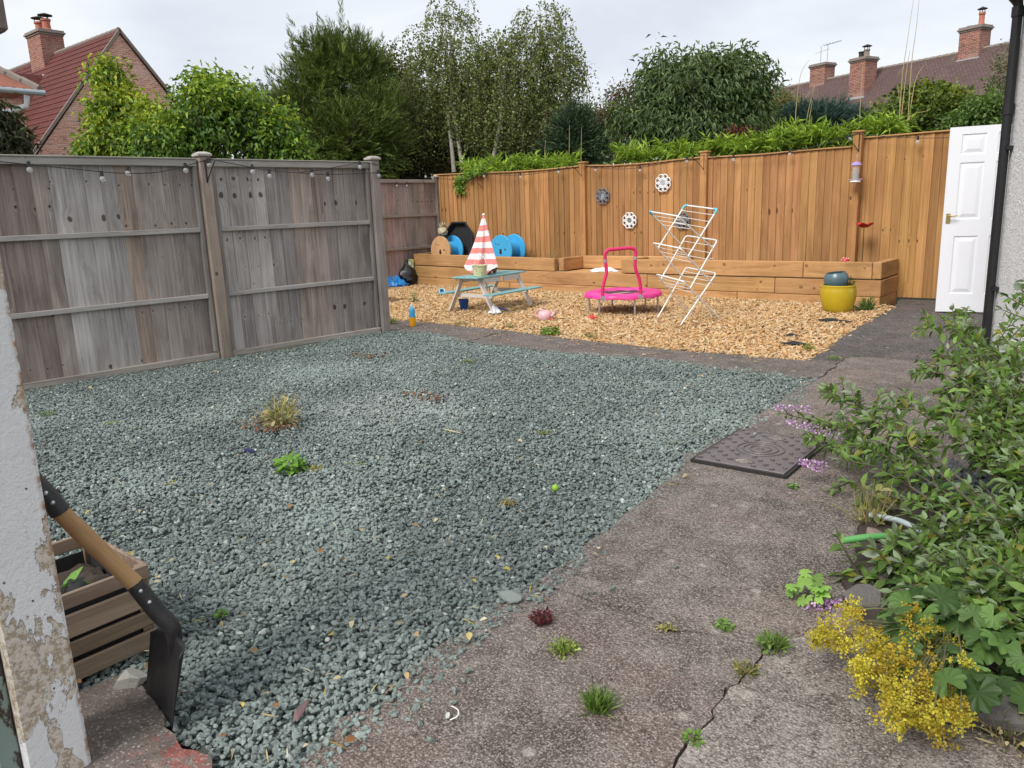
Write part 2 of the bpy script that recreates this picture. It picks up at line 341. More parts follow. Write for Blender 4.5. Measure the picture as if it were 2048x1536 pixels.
# ---------------------------------------------------------------- ground, slabs, loose stone, chips
def concrete(name, base, dark, light, seed=0.0, sp=1.0):
    t = NT(name); p = t.mapg(t.pos(), loc=(seed, seed*2, 0))
    big = t.noise(p, 1.3, 6, .66, .5); mid = t.noise(p, 7.0, 6, .65, .2); fine = t.noise(p, 60.0, 5, .75); fine2 = t.noise(p, 170.0, 3, .7)
    col = t.mix(t.ramp(big, (.38, 0.0), (.60, 1.0)), dark, base)
    col = t.mix(t.math('MULTIPLY', t.ramp(mid, (.44, 0.0), (.60, 1.0)), .75), col, light)
    moss = t.ramp(t.noise(p, 3.3, 6, .7), (.52, 0.0), (.70, 1.0))
    col = t.mix(t.math('MULTIPLY', moss, .72), col, (.062, .054, .045))
    stain = t.ramp(t.noise(t.mapg(p, loc=(2, 1, 0)), .9, 7, .68, .8), (.50, 0.0), (.60, 1.0)); col = t.mix(t.math('MULTIPLY', stain, .42), col, tuple(x*.8 for x in dark))
    pale = t.ramp(t.noise(t.mapg(p, loc=(4, 8, 2)), 2.6, 7, .72), (.54, 0.0), (.66, 1.0)); col = t.mix(t.math('MULTIPLY', pale, .5), col, tuple(x*1.25 for x in light))
    pinkp = t.ramp(t.noise(t.mapg(p, loc=(9, 3, 1)), 2.1, 4, .6), (.5, 0.0), (.66, 1.0))
    col = t.mix(t.math('MULTIPLY', pinkp, .35), col, (.26, .165, .135))
    v = t.vor(p, 115.0); sv = t.n('SeparateColor'); t.set(sv.inputs[0], v.outputs['Color'])
    peb = t.math('MULTIPLY', t.math('LESS_THAN', v.outputs['Distance'], .42), 1.0)
    pebc = t.ramp(sv.outputs[0], (0.0, tuple(x*.45 for x in dark)), (.35, base), (.7, light), (.9, (.50, .45, .40)), (1.0, (.70, .65, .60)))
    col = t.mix(t.math('MULTIPLY', peb, .38*sp), col, pebc)
    col = t.mix(t.math('MULTIPLY', t.ramp(fine2, (.52, 0.0), (.64, 1.0)), .55), col, tuple(min(.7, x*1.7) for x in light)); col = t.mix(t.math('MULTIPLY', t.ramp(t.noise(t.mapg(p, loc=(3, 3, 3)), 120.0, 4, .75), (.40, 1.0), (.50, 0.0)), .6), col, tuple(x*.45 for x in dark))
    v3 = t.vor(p, 240.0); sv3 = t.n('SeparateColor'); t.set(sv3.inputs[0], v3.outputs['Color'])
    col = t.mix(t.math('MULTIPLY', t.math('GREATER_THAN', sv3.outputs[0], .80), .38*sp), col, (.58, .53, .48))
    pit = t.ramp(fine, (.34, 1.0), (.46, 0.0))
    col = t.mix(t.math('MULTIPLY', pit, .8), col, (.035, .030, .027))
    v2 = t.vor(p, 9.0); s2 = t.n('SeparateColor'); t.set(s2.inputs[0], v2.outputs['Color'])
    blot = t.math('MULTIPLY', t.ramp(t.math('ADD', v2.outputs['Distance'], t.math('MULTIPLY', fine, .45)), (.30, 1.0), (.42, 0.0)), t.math('GREATER_THAN', s2.outputs[0], .75))
    col = t.mix(t.math('MULTIPLY', blot, .55), col, (.50, .45, .40))
    h = t.math('ADD', t.math('ADD', t.math('MULTIPLY', v.outputs['Distance'], -.7), t.math('MULTIPLY', fine, 1.6)), t.math('ADD', t.math('MULTIPLY', mid, 1.4), t.math('MULTIPLY', fine2, .6)))
    return t.done(col, .92, t.bump(h, .75, .008), spec=.25)
MT['conc'] = concrete('worn pinkish concrete', (.165, .132, .114), (.070, .057, .049), (.262, .222, .196))
MT['conc2'] = concrete('pale exposed aggregate concrete', (.24, .205, .178), (.115, .096, .082), (.37, .33, .295), 5.0)
MT['conc3'] = concrete('dark grey tar and chip concrete', (.070, .062, .060), (.046, .041, .040), (.12, .108, .103), 11.0, .9)
MT['conc4'] = concrete('mossy concrete strip', (.125, .102, .090), (.072, .060, .053), (.20, .168, .15), 17.0)
# doorstep slab with the remains of red floor paint
t = NT('doorstep concrete with red paint'); p = t.pos()
_n = t.noise(p, 60.0, 5, .75); col = t.mix(t.noise(p, 8.0, 6, .7), (.10, .082, .070), (.27, .225, .195))
_v = t.vor(p, 130.0); _s = t.n('SeparateColor'); t.set(_s.inputs[0], _v.outputs['Color']); col = t.mix(t.math('MULTIPLY', t.math('LESS_THAN', _v.outputs['Distance'], .45), .65), col, t.ramp(_s.outputs[0], (0.0, (.04, .032, .028)), (.5, (.22, .18, .155)), (.8, (.42, .37, .32)), (1.0, (.62, .56, .5)))); col = t.mix(t.math('MULTIPLY', t.ramp(t.noise(p, 5.0, 5, .7), (.45, 0.0), (.6, 1.0)), .55), col, (.07, .06, .05))
_d = t.n('VectorMath', {'operation': 'DISTANCE'}); t.set(_d.inputs[0], p); _d.inputs[1].default_value = (-1.70, .72, 0.02)
_mask = t.ramp(t.math('ADD', _d.outputs['Value'], t.math('MULTIPLY', t.math('SUBTRACT', t.noise(p, 26.0, 8, .85), .5), .95)), (.02, 1.0), (.05, 0.0))
col = t.mix(t.math('MULTIPLY', _mask, .5), col, t.mix(t.ramp(_n, (.4, 0.0), (.6, 1.0)), (.30, .03, .028), (.46, .075, .065)))
MT['step'] = t.done(col, .9, t.bump(t.math('ADD', _n, t.noise(p, 150.0, 3)), .8, .006), spec=.25)
t = NT('bare earth'); p = t.pos()
col = t.mix(t.noise(p, 2.0, 6, .6), (.05, .042, .028), (.085, .085, .04)); MT['earth'] = t.done(col, .95, t.bump(t.noise(p, 30, 5), .8, .02), spec=.2)

g = MB().add([(-600, -600, -.14), (600, -600, -.14), (600, 600, -.14), (-600, 600, -.14)], [(0, 1, 2, 3)]).build('ground', MT['earth']); tag(g, kind='structure')

def rough_poly(poly, step=.028, amp=.016, inset=.0027, seed=1):
    r = random.Random(seed); out = []; n = len(poly)
    area = sum(poly[i][0]*poly[(i+1) % n][1]-poly[(i+1) % n][0]*poly[i][1] for i in range(n)); sg = 1 if area > 0 else -1
    for i in range(n):
        a, b = Vector(poly[i]), Vector(poly[(i+1) % n]); L_ = (b-a).length; k = max(1, int(L_/step)); k = min(k, 150)
        nn = Vector((-(b-a).y, (b-a).x))/L_*sg
        for j in range(k):
            q = a.lerp(b, j/k); h1 = math.sin(q.x*37.1+q.y*21.7)+math.sin(q.x*91.3-q.y*73.9)*.6+math.sin(q.x*171.+q.y*203.)*.4
            q = q + Vector((h1*amp*.5, math.cos(q.x*53.3-q.y*41.9)*amp*.5)) + nn*(inset+max(0, r.gauss(0, .0035))); out.append((q.x, q.y))
    return out
jd = MB().add([(-8.4, .1, -.016), (1.7, .1, -.016), (1.7, 10.56, -.016), (-8.4, 10.56, -.016)], [(0, 1, 2, 3)])
jd = MB().prism([(-1.42, .1), (1.6, .1), (1.6, 10.5), (-2.2, 10.5), (-2.1, 6.3), (-8.3, 6.36), (-8.3, 5.86), (-1.72, 5.66), (-1.60, 4.6), (-1.40, 1.9)], -.12, -.014).build('joint_dirt', plain('joint dirt', (.075, .058, .040), .95, .5, 30, 1.0, 60)); tag(jd, kind='structure')
path = bpy.data.objects.new('concrete_path', None); C.objects.link(path); tag(path, kind='structure')
crackA = [(-1.451, 1.935), (-1.36, 1.95), (-1.315, 1.93), (-1.22, 1.965), (-1.1, 1.962), (-1.02, 1.93), (-.938, 1.965), (-.82, 2.0), (-.745, 2.0)]
crackB = [(-.745, 2.0), (-.731, 1.79), (-.75, 1.68), (-.717, 1.41), (-.70, .15)]
crackC = [(-1.85, 5.55), (-1.77, 5.635), (-1.80, 6.1), (-1.84, 6.46)]
EL = [(-1.45, .15), (-1.45, .92), (-1.49, 1.06), (-1.46, 1.2), (-1.51, 1.32), (-1.54, 1.48), (-1.52, 1.59), (-1.56, 1.77), (-1.54, 1.92)]
EU = [(-1.54, 1.95), (-1.55, 2.16), (-1.60, 2.66), (-1.68, 3.32), (-1.76, 3.5), (-1.76, 4.2), (-1.75, 4.62)]
S = [(EL+crackA+crackB[1:], 0.0, 'conc'),
     (crackB[::-1]+[(-.66, 2.19), (1.6, 2.25), (1.6, .15)], .004, 'conc2'),
     (crackA+[(-.66, 2.19), (1.6, 2.25), (1.6, 4.6), (-.5, 4.62), (-1.35, 4.66)]+EU[::-1], .002, 'conc'),
     ([(-1.75, 4.62), (-1.35, 4.66), (-.5, 4.62), (1.6, 4.6), (1.6, 6.66), (-1.10, 6.63), (-1.76, 6.58), (-1.84, 6.46), (-1.80, 6.1), (-1.77, 5.635), (-1.85, 5.55)], -.003, 'conc'),
     ([(-2.86, 5.58), (-1.88, 5.53), (-1.85, 5.55), (-1.77, 5.635), (-1.80, 6.1), (-2.10, 6.18), (-2.95, 6.15)], .004, 'conc4'),
     ([(-5.2, 5.60), (-2.86, 5.58), (-2.95, 6.15), (-4.0, 6.18), (-5.3, 6.35)], 0.0, 'conc4'),
     ([(-8.4, 5.8), (-6.6, 5.80), (-5.2, 5.60), (-5.3, 6.35), (-7.2, 6.38), (-8.4, 6.42)], .003, 'conc4'),
     ([(-2.10, 6.18), (-1.80, 6.1), (-1.84, 6.46), (-1.76, 6.58), (-1.10, 6.63), (1.6, 6.66), (1.6, 10.56), (-2.40, 10.56), (-2.28, 9.85), (-2.19, 7.82), (-2.08, 6.5)], -.002, 'conc3')]
for i, (pl, z, m) in enumerate(S):
    MB().prism(rough_poly(pl, seed=i), -.13, z).build('slab', MT[m], path)
_st = [(-2.16, .45), (-2.16, .80), (-2.10, .815), (-1.95, .80), (-1.817, .762), (-1.70, .745), (-1.60, .77), (-1.45, .62), (-1.45, .3)]
stp = MB().prism(rough_poly(_st, .03, .012, .004, 33), -.13, .014).build('doorstep', MT['step']); tag(stp, kind='structure')

def inside(P, poly):
    x, y = P[:, 0], P[:, 1]; c = np.zeros(len(P), bool); n = len(poly); j = n-1
    for i in range(n):
        xi, yi = poly[i]; xj, yj = poly[j]
        c ^= ((yi > y) != (yj > y)) & (x < (xj-xi)*(y-yi)/(yj-yi+1e-12)+xi); j = i
    return c
def scatter_stuff(name, pts, rot, scl, idx, variants, label, cat):
    """points carry rotation / size / variant; a node tree puts one real stone (or chip) on each"""
    me = bpy.data.meshes.new(name); n = len(pts); me.vertices.add(n); me.vertices.foreach_set('co', pts.astype(np.float32).ravel())
    a = me.attributes.new('rot', 'FLOAT_VECTOR', 'POINT'); a.data.foreach_set('vector', rot.astype(np.float32).ravel())
    a = me.attributes.new('scl', 'FLOAT_VECTOR', 'POINT'); a.data.foreach_set('vector', scl.astype(np.float32).ravel())
    a = me.attributes.new('idx', 'INT', 'POINT'); a.data.foreach_set('value', idx.astype(np.int32))
    o = obj(name, me); tag(o, label, cat, kind='stuff')
    col = bpy.data.collections.new(name+' pieces')
    for k, m in enumerate(variants): col.objects.link(bpy.data.objects.new('%s piece %02d' % (name, k), m))
    ng = bpy.data.node_groups.new(name+' scatter', 'GeometryNodeTree')
    ng.interface.new_socket('Geometry', in_out='INPUT', socket_type='NodeSocketGeometry'); ng.interface.new_socket('Geometry', in_out='OUTPUT', socket_type='NodeSocketGeometry')
    N = ng.nodes.new; gi, go = N('NodeGroupInput'), N('NodeGroupOutput'); ci = N('GeometryNodeCollectionInfo'); iop = N('GeometryNodeInstanceOnPoints')
    ci.inputs['Collection'].default_value = col; ci.inputs['Separate Children'].default_value = True; ci.inputs['Reset Children'].default_value = True
    def at(nm, ty): q = N('GeometryNodeInputNamedAttribute'); q.data_type = ty; q.inputs['Name'].default_value = nm; return q.outputs['Attribute']
    k = ng.links.new; k(gi.outputs[0], iop.inputs['Points']); k(ci.outputs[0], iop.inputs['Instance']); iop.inputs['Pick Instance'].default_value = True
    k(at('idx', 'INT'), iop.inputs['Instance Index']); k(at('scl', 'FLOAT_VECTOR'), iop.inputs['Scale'])
    er = N('FunctionNodeEulerToRotation'); k(at('rot', 'FLOAT_VECTOR'), er.inputs[0]); k(er.outputs[0], iop.inputs['Rotation']); k(iop.outputs[0], go.inputs[0])
    md = o.modifiers.new('scatter', 'NODES'); md.node_group = ng; return o
def stone_mesh(seed, mat, flat=.62, cuts=11):
    r = random.Random(seed); bm = bmesh.new(); bmesh.ops.create_icosphere(bm, subdivisions=2, radius=1.0)
    for _ in range(cuts):   # broken faces: flatten everything beyond random planes
        n = Vector((r.gauss(0, 1), r.gauss(0, 1), r.gauss(0, 1))).normalized(); d = r.uniform(.42, .74)
        for v in bm.verts:
            k = v.co.dot(n)-d
            if k > 0: v.co -= n*k
    sx, sy = r.uniform(.85, 1.3), r.uniform(.75, 1.05)
    for v in bm.verts: v.co = Vector((v.co.x*sx, v.co.y*sy, v.co.z*flat*1.15))
    bmesh.ops.dissolve_limit(bm, angle_limit=math.radians(4), verts=bm.verts, edges=bm.edges); bmesh.ops.triangulate(bm, faces=bm.faces)
    me = bpy.data.meshes.new('stone'); bm.to_mesh(me); bm.free(); me.materials.append(mat)
    return me
def scatter_pts(poly, dens, fuzz=.02, seed=1):
    r = np.random.default_rng(seed); P = np.array(poly); lo, hi = P.min(0)-.1, P.max(0)+.1
    n = int(np.prod(hi-lo)*dens); q = r.uniform(lo, hi, (n, 2)); k = inside(q + r.normal(0, fuzz, q.shape), poly); return q[k], r
MT['gstone'] = stone_mat('green grey crushed stone', (.165, .212, .196), (.35, .42, .39), (.72, .77, .72), patch=tuple(G(790, 815)))
gravel_poly = [(-7.06, .3), (-6.87, 2.19), (-6.52, 5.72), (-6.55, 5.93), (-5.92, 5.80), (-5.3, 5.69), (-4.82, 5.66), (-4.2, 5.64), (-3.68, 5.67), (-3.2, 5.65), (-2.73, 5.68), (-2.2, 5.64), (-1.78, 5.58), (-1.76, 5.3), (-1.663, 4.92), (-1.67, 4.21), (-1.69, 4.06), (-1.675, 3.44), (-1.59, 3.32), (-1.514, 2.66), (-1.458, 2.16), (-1.444, 1.9), (-1.474, 1.77), (-1.438, 1.59), (-1.45, 1.48), (-1.416, 1.32), (-1.365, 1.195), (-1.391, 1.065), (-1.341, .945), (-1.33, .55), (-1.56, .60), (-1.60, .775), (-1.80, .78), (-2.05, .83), (-2.15, .82), (-2.15, .3)]
gb = MB().prism(gravel_poly, -.13, -.026).build('gravel_bed', plain('dark gravel dust', (.085, .098, .094), .95, .4, 60, 1.0, 90)); tag(gb, kind='structure')
q, r_ = scatter_pts(gravel_poly, 6200, .016, 11); n = len(q)
und = .010*np.sin(q[:, 0]*1.9+.7)*np.cos(q[:, 1]*2.3)+.006*np.sin(q[:, 0]*5.1+q[:, 1]*4.3)
ex_, _r2 = scatter_pts([p_ for p_ in gravel_poly], 5200, .016, 19); ex_ = ex_[np.hypot(ex_[:, 0], ex_[:, 1]) < 3.4]; und_e = np.full(len(ex_), -.002)
q = np.vstack([q, ex_]); und = np.append(und, und_e); n_e = len(ex_); n = len(q)
z = r_.uniform(-.022, .003, n)+np.maximum(und, -.003); z[-n_e:] = r_.uniform(-.024, -.010, n_e); sz = r_.uniform(.0062, .0132, n)*np.where(r_.random(n) < .04, 1.35, 1.0)
pts = np.column_stack([q, z]); pts[:, 2] = np.minimum(pts[:, 2], .014)
loose = np.array([[-1.36, 1.40], [-1.345, 1.36], [-1.33, 1.31], [-1.30, 1.27], [-1.27, 1.22], [-1.31, 1.16], [-1.24, 1.13], [-1.20, .98], [-1.19, 2.31], [-1.29, 2.05], [-1.33, 1.98], [-1.36, 1.75], [-1.57, 3.95], [-1.50, 3.62]])
pts = np.vstack([pts, np.column_stack([loose, np.full(len(loose), .008)])]); pts[-1, 2] = pts[-2, 2] = .028
sz = np.append(sz, np.full(len(loose), .0125)); n = len(pts)
rot = np.column_stack([r_.normal(0, .45, n), r_.normal(0, .45, n), r_.uniform(0, 6.28, n)])
scl = sz[:, None]*np.column_stack([r_.uniform(.85, 1.25, n), r_.uniform(.8, 1.1, n), r_.uniform(.8, 1.1, n)])
scatter_stuff('gravel', pts, rot, scl, r_.integers(0, 12, n), [stone_mesh(100+k, MT['gstone']) for k in range(12)], 'green grey crushed stone gravel covering the yard between fence and path', 'gravel')

t = NT('fresh wood chip'); oi = t.n('ObjectInfo'); p = t.objc()
col = t.ramp(oi.outputs['Random'], (0.0, (.40, .19, .075)), (.12, (.74, .43, .19)), (.45, (.88, .61, .32)), (.8, (.92, .71, .44)), (1.0, (.93, .81, .60)))
gr = t.noise(t.mapg(p, scale=(.8, 7, 7)), 2.0, 4, .7); col = t.mix(t.ramp(gr, (.4, 0.0), (.62, 1.0)), t.mix(1.0, col, (.68, .62, .55), 'MULTIPLY'), col)
_wp = t.pos(); col = t.mix(t.math('MULTIPLY', t.ramp(t.noise(_wp, 1.4, 6, .7), (.54, 0.0), (.70, 1.0)), .35), col, (.42, .25, .12))
MT['chip'] = t.done(col, .8, t.bump(gr, .5, .1), spec=.2)
chip_poly = [(-10.6, 6.45), (-7.2, 6.37), (-6.3, 6.39), (-5.4, 6.34), (-4.7, 6.22), (-4, 6.17), (-2.95, 6.13), (-2.1, 6.17), (-2.06, 6.41), (-2.19, 7.82), (-2.28, 9.8), (-10.6, 9.8)]
cb = MB().prism(chip_poly, -.135, -.03).build('chip_bed', plain('old bark dust', (.13, .075, .035), .95, .4, 60, 1.0, 90)); tag(cb, kind='structure')
def chip_mesh(seed):
    r = random.Random(seed); l, wd, th = 1.0, r.uniform(.22, .5), r.uniform(.07, .16); e = [(-l/2, -wd/2*r.uniform(.3, 1)), (-l*.1, -wd/2), (l/2*r.uniform(.8, 1.1), -wd/2*r.uniform(.2, .9)), (l/2*r.uniform(.7, 1.), wd/2*r.uniform(.2, .9)), (l*.05, wd/2), (-l/2*r.uniform(.8, 1.1), wd/2*r.uniform(.2, .9))]
    m = MB().prism(e, -th/2, th/2); bend = r.uniform(-.35, .35); m.v = [(x, y, z+bend*x*x) for x, y, z in m.v]; return m.mesh('chip', MT['chip'])
q, r_ = scatter_pts(chip_poly, 2900, .02, 12); q = q[~((q[:, 0] < -8.6) & (q[:, 1] < 8.2))]; n = len(q)
z = r_.uniform(-.03, .004, n) + .012*np.sin(q[:, 0]*1.7)*np.cos(q[:, 1]*2.1)+.012*np.clip((q[:, 1]-9.3)/.5, 0, 1)
rot = np.column_stack([r_.normal(0, .4, n), r_.normal(0, .4, n), r_.uniform(0, 6.28, n)]); sl = r_.uniform(.028, .070, n)
stray = r_.uniform((-7.0, 5.75), (-2.2, 6.3), (130, 2)); k = len(stray)
pts = np.vstack([np.column_stack([q, z]), np.column_stack([stray, np.full(k, .010)])]); rot = np.vstack([rot, np.column_stack([np.zeros(k), np.zeros(k), r_.uniform(0, 6.28, k)])]); sl = np.append(sl, r_.uniform(.015, .04, k)); n += k
scatter_stuff('wood_chips', pts, rot, np.repeat(sl[:, None], 3, 1), r_.integers(0, 10, n), [chip_mesh(200+k) for k in range(10)], 'pale orange wood chips covering the play area in front of the raised bed', 'wood chips')

# ---------------------------------------------------------------- fences
FA = Vector((-6.885, 2.192, 0)); FB = Vector((-6.526, 5.718, 0)); FD = (FB-FA).normalized(); FN = Vector((FD.y, -FD.x, 0))   # FN points into the yard
FRZ = math.atan2(FD.y, FD.x)
def feather(wd, h, t0=.006, t1=.016, name='board', mat=None):
    m = MB(); k = [(-wd/2, 0), (wd/2, 0), (wd/2, t0), (-wd/2, t1)]
    m.prism(k, 0, h); return m.mesh(name, mat)
def paint(o, c, seed): o.color = (c[0], c[1], c[2], seed); return o
def grey_panel(root, s0, s1, runs, z0=.055, z1=1.765, nb=14, rails=(1.195, .595), seed=3):
    r = random.Random(seed); pit = (s1-s0-.07)/nb; me = feather(pit*1.16, z1-z0, mat=MT['greywood'])
    for i in range(nb):
        k = 0
        while k < len(runs)-1 and i >= runs[k+1][0]: k += 1
        _, tint, sd = runs[k]; j = r.uniform(.86, 1.12)
        o = obj('board', me, root, (s0+.035+pit*(i+.5), .030+r.uniform(-.002, .002), z0), (0, 0, .05)); paint(o, [x*j for x in tint], sd)
    def part(nm, c, d, mat, tint=(1, 1, 1)):
        o = MB().box((0, 0, 0), d, None, .004).build(nm, mat, root, loc=c); _k = r.uniform(.92, 1.06); paint(o, [x*_k for x in tint], r.random()); return o
    m_ = (s0+s1)/2; L_ = s1-s0
    part('top_rail', (m_, .008, 1.782), (L_, .05, .058), MT['greyrail'], (.9, .9, .88))
    part('cap_strip', (m_, .012, 1.817), (L_+.004, .075, .014), MT['greyrail'], (.8, .82, .76))
    for z in rails: part('rail', (m_, .010, z), (L_-.07, .036, .042), MT['greyrail'])
    part('bottom_rail', (m_, .008, .030), (L_, .045, .052), MT['greyrail'], (1.0, .97, .93))
    for s_, nm in ((s0+.019, 1), (s1-.019, 2)):
        o = MB().box((0, 0, 0), (.036, .040, 1.68), None, .004).build('batten', MT['greypost'], root, loc=(s_, .0125, .91)); paint(o, (.85, .88, .9), r.random())
def grey_post(root, s, h=1.838, w=.1, y=.0, tint=(1, 1, 1), cap=True):
    o = MB().box((0, 0, h/2-.03), (w, w, h+.06), None, .005).build('post', MT['greypost'], root, loc=(s, y, 0)); paint(o, tint, random.random())
    if cap:
        c = MB(); c.box((0, 0, .012), (w+.035, w+.035, .024), None, .005)
        b = (w+.03)/2; a = w*.30; c.add([(-b, -b, .0235), (b, -b, .0235), (b, b, .0235), (-b, b, .0235), (-a, -a, .042), (a, -a, .042), (a, a, .042), (-a, a, .042)], [(0, 1, 5, 4), (1, 2, 6, 5), (2, 3, 7, 6), (3, 0, 4, 7), (4, 5, 6, 7)])
        q = c.build('post_cap', MT['greyrail'], o, loc=(0, 0, h)); paint(q, (.95, .95, .9), .3)
nf = thing('timber_fence', 'weathered grey panel fence with rails and capped posts beside the gravel', 'fence', FA, FRZ)
grey_post(nf, -.30)
grey_panel(nf, -.25, 1.60, [(0, (.80, .70, .65), .11), (4, (.86, .78, .73), .11), (5, (1.16, 1.15, 1.15), .35), (9, (1.02, .86, .74), .52), (10, (.88, .82, .78), .52)], seed=5)
grey_post(nf, 1.665, tint=(1.08, 1.0, .92))
grey_panel(nf, 1.73, 3.45, [(0, (1.18, 1.16, 1.15), .23), (4, (.90, .88, .88), .71), (6, (.98, .86, .78), .71), (9, (.84, .80, .78), .44)], nb=13, seed=9)
grey_post(nf, 3.51, tint=(.92, .92, .93))
grey_panel(nf, -2.20, -.35, [(0, (.9, .82, .78), .6)], seed=15); grey_post(nf, -2.25)

BFX = -10.42
bf = thing('timber_fence', 'reddish grey panel fence in the far corner behind the cable drum', 'fence', (BFX, 10.62, 0), -math.pi/2)   # local x runs towards the camera, local y into the garden side
bfr = random.Random(4)
bme = feather(.15, 1.80, mat=MT['greywood'])
for i in range(26):
    o = obj('board', bme, bf, (.11+.128*(i+.5), -.03, .03), (0, 0, .05)); paint(o, [x*bfr.uniform(.85, 1.05) for x in ((1.0, .86, .80) if i % 7 < 4 else (.9, .82, .79))], .2+.11*(i//5))
for z, hh in ((1.835, .055), (1.235, .045), (.66, .045), (.03, .10)):
    o = MB().box((0, 0, 0), (3.3, .042, hh), None, .004).build('rail', MT['greyrail'], bf, loc=(1.75, .012, z)); paint(o, (.78, .70, .66), bfr.random())
for s_ in (.045, 1.98): grey_post(bf, s_, 1.90, tint=(.88, .82, .78), y=.0)

OY = 10.6
of = thing('timber_fence', 'honey coloured closeboard fence behind the raised timber bed', 'fence', (0, OY, 0))
_top = [(865, 350), (930, 347), (1026, 343.5), (1094, 339), (1159, 332), (1176, 331), (1231, 330.5), (1299, 326), (1350, 320), (1401, 315), (1420, 314.5), (1519, 309), (1587, 303), (1656, 297), (1708, 293.5)]
_tp = [PL(x, y, (0, OY, 0), (0, 1, 0)) for x, y in _top]; _tx = [p.x for p in _tp]; _tz = [p.z for p in _tp]
def otop(x): return float(np.interp(x, _tx, _tz)) if x < -3.03 else 1.985
r = random.Random(21); pit = .1035; me = feather(.128, 1.0, .006, .040, mat=MT['newwood']); x = -10.40; run = .1; k = 0; obx = []
while x < -.3:
    if k % 5 == 0: run = r.random(); _a = r.uniform(.92, 1.08); tn = (_a, _a*r.uniform(.96, 1.03), _a*r.uniform(.92, 1.06))
    zb = .02 if x > -2.5 else .25; zt = otop(x)-.012
    if not any(abs(x-px) < .045 for px in (-2.99,)):
        o = obj('board', me, of, (x, -.012+r.uniform(-.002, .002), zb), (0, r.uniform(-.004, .004), -.10)); o.scale = (1, 1, zt-zb); j = r.uniform(.76, 1.12)
        paint(o, (tn[0]*j, tn[1]*j*r.uniform(.96, 1.03), tn[2]*j), run)
    x += pit*r.uniform(.97, 1.03); k += 1
# capping strip follows the rise and fall of the boards
for (xa, xb) in list(zip(_tx[:-1], _tx[1:]))+[(-2.94, -.4)]:
    za, zb = (otop(xa), otop(xb)); 
    if xb-xa < .12: continue
    o = MB().bar((xa, -.012, za), (xb, -.012, zb), .055, .018, bev=.003).build('capping', MT['sleeper'], of); paint(o, (.95, .98, .95), r.random())
for px, ht, yf in ((-9.2, 1.86, -.02), (-7.144, 1.945, -.022), (-5.072, 1.955, -.022), (-2.99, 2.045, -.075)):
    o = MB().box((0, 0, ht/2), (.105, .10, ht), None, .006).build('post', MT['newwood'], of, loc=(px, yf if px > -9 else .06, 0)); paint(o, (1.08, 1.05, 1.05) if px < -3 else (.98, .95, .95), r.random())
    if px > -9:
        q = MB().box((0, 0, .012), (.135, .13, .026), None, .008).build('post_cap', MT['sleeper'], o, loc=(0, 0, ht)); paint(q, (.85, .88, .85), .4)
# ---------------------------------------------------------------- raised bed of sleepers
rb = thing('raised_bed', 'long raised bed of stacked timber sleepers along the honey coloured fence', 'raised bed')
BYF = 9.79; rr = random.Random(8)
def sleeper(a, b, h=.2, w=.1, mat='sleeper', tint=1.0):
    a, b = Vector(a), Vector(b); d = (b-a); ang = math.atan2(d.y, d.x); L_ = d.length; tilt = math.asin(d.z/L_)
    m = MB().box((0, 0, 0), (L_-.006, w, h-.004), None, .007); o = m.build('sleeper', MT[mat], rb, loc=(a+b)/2, rot=(0, -tilt, ang))
    j = tint*rr.uniform(.88, 1.08); paint(o, (j, j*rr.uniform(.97, 1.03), j), rr.random()); return o
lift = .05
def row(z, xs, y=BYF):
    for xa, xb in zip(xs[:-1], xs[1:]):
        f = lambda x: lift*max(0, (-7.2-x)/3.1); sleeper((xa, y+.05, z+f(xa)), (xb, y+.05, z+f(xb)))
row(.0, [-10.33, -8.1, -5.9, -4.2, -2.54]); row(.2, [-10.33, -7.9, -5.55, -3.70, -2.43]); row(.41, [-10.33, -7.18]); row(.41, [-5.98, -3.35, -2.54])
sleeper((-7.13, BYF+.10, .41), (-7.13, 10.45, .41), mat='sleeper'); sleeper((-7.08, 10.47, .41), (-5.2, 10.47, .41))
sleeper((-5.93, BYF+.10, .41), (-5.93, 10.42, .41))
for k, (z, x) in enumerate(((.0, -2.488), (.2, -2.482), (.41, -2.488))): sleeper((x, BYF+(.0 if k != 1 else .1), z), (x, 10.56, z))
for z in (.0, .2): sleeper((-10.30, BYF+.1, z+lift), (-10.30, 10.5, z+lift))
sleeper((-10.30, BYF+.1, .41+lift), (-10.30, 10.5, .41+lift))
o = MB().box((-6.53, 10.16, .285), (1.08, .55, .03), None, .004).build('seat_board', MT['sleeper'], rb); paint(o, (1.25, 1.3, 1.3), .3)
m = MB(); nx, ny = 60, 8
for sx0, sx1 in ((-10.24, -7.19), (-5.87, -2.5)):
    V = [(sx0+(sx1-sx0)*i/nx, BYF+.105+(10.57-BYF-.105)*j/ny, .40+random.uniform(-.015, .015)+.02*math.sin(i*.5)) for i in range(nx+1) for j in range(ny+1)]
    m.add(V, [(i*(ny+1)+j, (i+1)*(ny+1)+j, (i+1)*(ny+1)+j+1, i*(ny+1)+j+1) for i in range(nx) for j in range(ny)])
m.build('soil', MT['soil'], rb)
